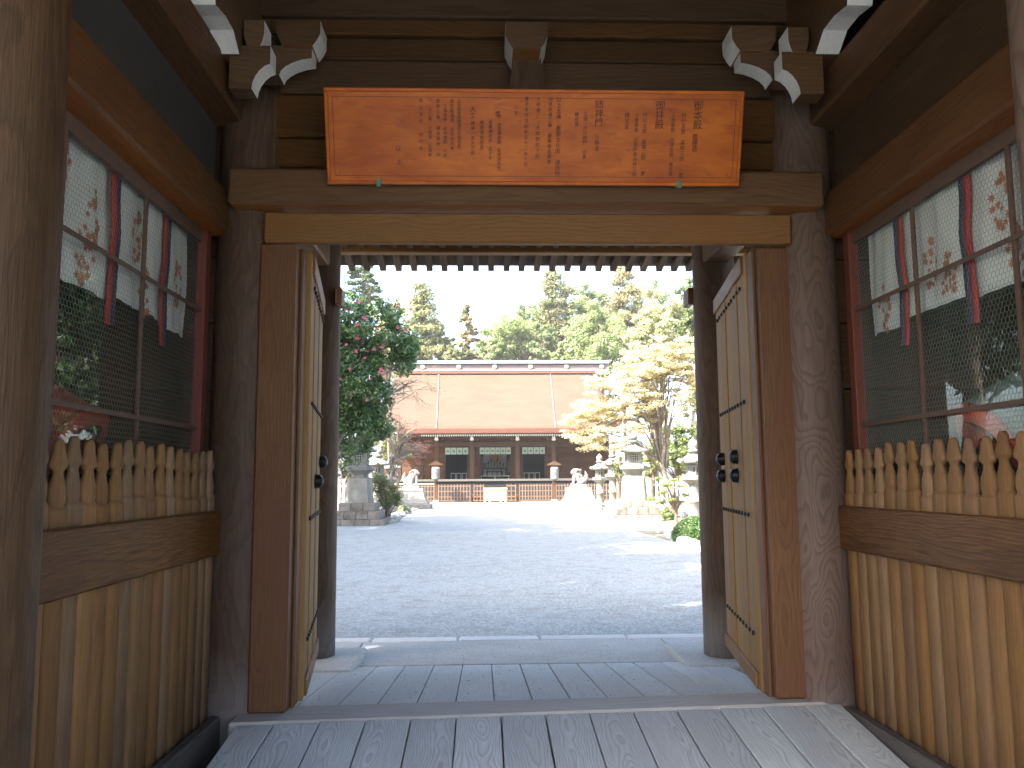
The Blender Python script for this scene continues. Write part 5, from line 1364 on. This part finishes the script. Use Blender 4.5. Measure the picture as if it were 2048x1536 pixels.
maple(None, Y, [(1170, 870, 40, 16, 22), (1160, 840, 34, 16, 16), (1210, 890, 46, 12, 18), (1190, 820, 60, 26, 34), (1230, 770, 60, 30, 44), (1290, 740, 60, 30, 50), (1350, 740, 50, 36, 46), (1260, 820, 60, 26, 40), (1330, 800, 60, 30, 36), (1300, 700, 50, 20, 26), (1370, 700, 36, 20, 20), (1240, 860, 50, 14, 20), (1390, 770, 30, 40, 20)],
      'spreading maple with a leaning trunk and layered golden young leaves on the right', 'leaf_maple', 50, .085, 120,
      [tp(1354, 1010, Y), tp(1345, 985, Y), tp(1330, 955, Y), tp(1322, 925, Y), tp(1328, 895, Y), tp(1320, 860, Y), tp(1305, 810, Y), tp(1300, 760, Y)], .15)
Y = 37
maple(None, Y, [(800, 850, 34, 22, 22), (830, 880, 24, 30, 26), (845, 900, 14, 26, 16), (790, 880, 30, 26, 16), (825, 920, 22, 16, 12), (770, 830, 26, 20, 10)],
      'small maple with bare grey forked branches and reddish buds left of the hall', 'leaf_red', 60, .045, 26,
      [tp(780, 1010, Y), tp(778, 985, Y), tp(782, 960, Y), tp(786, 930, Y), tp(796, 905, Y), tp(800, 880, Y)], .10, rad=(.15, .3))
Y = 33
maple(None, Y, [(790, 762, 60, 16, 18), (850, 745, 40, 12, 12), (870, 770, 26, 22, 10), (780, 790, 30, 24, 14), (845, 800, 16, 24, 8)],
      'sparse twiggy tree with yellow leaf buds reaching over the hall roof on the left', 'leaf_olive', 64, .04, 22,
      [tp(716, 1000, Y), tp(722, 930, Y), tp(735, 870, Y), tp(755, 820, Y), tp(780, 790, Y), tp(810, 770, Y)], .08, rad=(.2, .4))

def shrub(px, pyc, Y, rx, rz, lab, mt, leaf=.04, n=90, per=140, seed=1, cat='shrub', name='shrub', flatb=True, group='garden shrubs', form='dome'):
    rng = np.random.RandomState(seed); p = atY(px, pyc, Y); x = p.x
    e = empty(name, (x, Y, 0), lab, cat, group)
    cl = []
    for k in range(n):
        d = rng.normal(size=3); d /= np.linalg.norm(d); d[2] = abs(d[2]) if flatb else d[2]
        q = .82+.10*rng.rand(); s_ = rx*.14; cl.append((d[0]*rx*q, d[1]*rx*q, (0.08*rz if flatb else p.z)+d[2]*rz*q, s_, s_))
    stem = [tube([(0, 0, -.05), (.03, 0, rz*.35), (0, .02, rz*.75)], [.06, .045, .02], 6)]
    for k in range(10):
        c = cl[int(rng.randint(len(cl)))]; stem.append(tube([(0, 0, .05), (c[0]*.5, c[1]*.5, c[2]*.4), (c[0]*.95, c[1]*.95, c[2]*.95)], [.03, .02, .008], 5))
    mesh_of('stem', stem, 'bark_brown', e, (x, Y, 0), smooth=True)
    if form == 'dome':
        v, f = loft([(rz*.86*math.sin(t), rx*.86*math.cos(t), rx*.86*math.cos(t)) for t in [k*math.pi/2/8*.99 for k in range(9)]], 20)
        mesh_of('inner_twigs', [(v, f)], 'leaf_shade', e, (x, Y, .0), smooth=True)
    leaves('foliage', e, mt, cl, per, leaf, seed, loc=(x, Y, 0))
    return e
shrub(1388, 1060, 21.9, .60, .62, 'round clipped azalea bush at the foot of the right rear column', 'leaf_camellia', .034, 260, 150, 70, name='clipped_bush')
shrub(1335, 1010, 33, .36, .50, 'small yellowish bush beside the right garden stones', 'leaf_bright', .06, 60, 70, 71)
shrub(752, 1030, 33, .0+.45, .35, 'low ragged shrub at the right corner of the left plinth', 'leaf_olive', .06, 50, 50, 75)
shrub(808, 1005, 42, .40, .45, 'small pale-flecked shrub in front of the left guardian dog', 'leaf_pale', .06, 40, 40, 76)
# tall wedge-shaped mossy shrub right of the left lantern
rng = np.random.RandomState(72); Y = 34.0; p = atY(775, 980, Y)
wd = empty('wedge_shrub', (p.x, Y, 0), 'leaning wedge-shaped mossy shrub between the left lantern and the guardian dog', 'shrub', 'garden shrubs')
cl = []
for (px, py) in [(752, 950), (758, 960), (765, 955), (770, 965), (778, 970), (785, 978), (792, 988), (786, 992), (775, 985), (765, 978), (757, 972), (760, 988), (772, 998), (782, 1004), (790, 1000), (750, 962), (748, 975), (775, 1012), (765, 1004), (796, 1000)]:
    q = atY(px, py, Y)
    for k in range(5): cl.append((q.x-p.x+rng.normal()*.09, rng.normal()*.28, q.z+rng.normal()*.09, .16, .16))
leaves('foliage', wd, 'leaf_moss', cl, 90, .055, 73, loc=(p.x, Y, 0))
st = []
for c in cl[::9]: st.append(tube([(0, 0, -.05), (c[0]*.4, c[1]*.4, c[2]*.5), (c[0], c[1], c[2])], [.05, .03, .012], 5))
mesh_of('stem', st, 'bark_brown', wd, (p.x, Y, 0))
# cloud-pruned pine
rng = np.random.RandomState(80); Y = 31.5; p = atY(1350, 990, Y)
bz = empty('cloud_pruned_pine', (p.x, Y, 0), 'cloud-pruned garden pine with flat pale tiers by the right white fence', 'tree', 'garden trees')
st = []; cl = []
for (px, py, wpx) in ((1308, 998, 16), (1322, 985, 18), (1330, 970, 14), (1322, 1005, 12), (1345, 960, 14), (1365, 972, 16), (1372, 990, 16), (1362, 1005, 12), (1318, 958, 10), (1370, 955, 12), (1340, 1000, 12)):
    q = atY(px, py, Y); dx = q.x-p.x; dy = rng.normal()*.25; w_ = wpx*Y/F_PX
    for k in range(9): cl.append((dx+rng.normal()*w_*.4, dy+rng.normal()*w_*.4, q.z+rng.normal()*.02, .10, .055))
    st.append(tube([(0, 0, .3), (dx*.5, dy*.5, q.z*.75), (dx, dy, q.z-.02)], [.035, .025, .012], 5))
st.append(tube([(0, 0, -.1), (.04, 0, .5), (-.05, 0, 1.0), (.0, 0, 1.5)], [.07, .06, .045, .02], 7))
mesh_of('trunk', st, 'bark_brown', bz, (p.x, Y, 0))
leaves('crown', bz, 'leaf_bright', cl, 60, .05, 81, loc=(p.x, Y, 0))

# trees around the gate that dapple the courtyard (beside and behind the viewer)
shade = [(-9.2, 5.5, 15, 4.5, 4.2), (-9.0, 11, 16, 4, 4.4), (-10.0, 16, 18, 4, 4.6), (-11.6, 21.5, 19, 4, 4.8), (-12.5, 28, 19, 4, 5), (-9.5, -1.5, 15, 5, 4.0), (-6.5, -7.5, 17, 8, 3.6), (10.0, -2.0, 14, 5, 3.8), (13.5, 24, 14, 1.5, 4), (14, 32, 15, 1.5, 4.4), (17, 41, 15, 1.5, 5), (23, 52, 16, 2, 5.5), (11.5, 17.5, 13, 2.5, 3.4), (-17, 36, 17, 3, 5), (-12.5, 5.0, 24, 12, 4.6), (-13.5, 12.5, 25, 13, 4.8)]  # the last two are out of view, added to throw shade on the gravel
wh = ['tall evergreen just outside the gate on the left', 'second evergreen along the left edge of the courtyard', 'third evergreen along the left edge of the courtyard', 'fourth evergreen along the left edge of the courtyard', 'fifth evergreen along the left edge of the courtyard', 'tall evergreen beside the left wall of the gate', 'high-crowned evergreen behind the viewer on the left', 'evergreen beside the right wall of the gate', 'evergreen second nearest on the right edge of the courtyard', 'evergreen third along the right edge of the courtyard', 'evergreen fourth along the right edge of the courtyard', 'farthest evergreen on the right edge of the courtyard', 'evergreen nearest on the right edge of the courtyard', 'farthest evergreen on the left edge of the courtyard', 'unseen very tall evergreen added to shade the gravel, left of the gate', 'unseen very tall evergreen added to shade the gravel, left of the courtyard']
for i, (x, y, zt, zb, hw) in enumerate(shade):
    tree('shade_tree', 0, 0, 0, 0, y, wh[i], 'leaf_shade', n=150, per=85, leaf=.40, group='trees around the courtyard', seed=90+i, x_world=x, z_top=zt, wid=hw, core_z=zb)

# ================================================================== AIR
if HAZE > 0:
    V, Fs = boxd(-200, 200, -60, 330, -1.0, 40)
    hz = link('haze', pydata('haze', V, Fs), None, None)
    m = bpy.data.materials.new('haze_air'); m.use_nodes = True; nt = m.node_tree; nt.nodes.clear()
    out = nt.nodes.new('ShaderNodeOutputMaterial'); pv_ = nt.nodes.new('ShaderNodeVolumePrincipled')
    pv_.inputs['Color'].default_value = (.95, .97, .95, 1); pv_.inputs['Density'].default_value = HAZE; pv_.inputs['Anisotropy'].default_value = .2
    nt.links.new(pv_.outputs[0], out.inputs['Volume']); hz.data.materials.append(m)
    tag(hz, 'thin bright haze in the air over the courtyard', 'haze', kind='stuff')
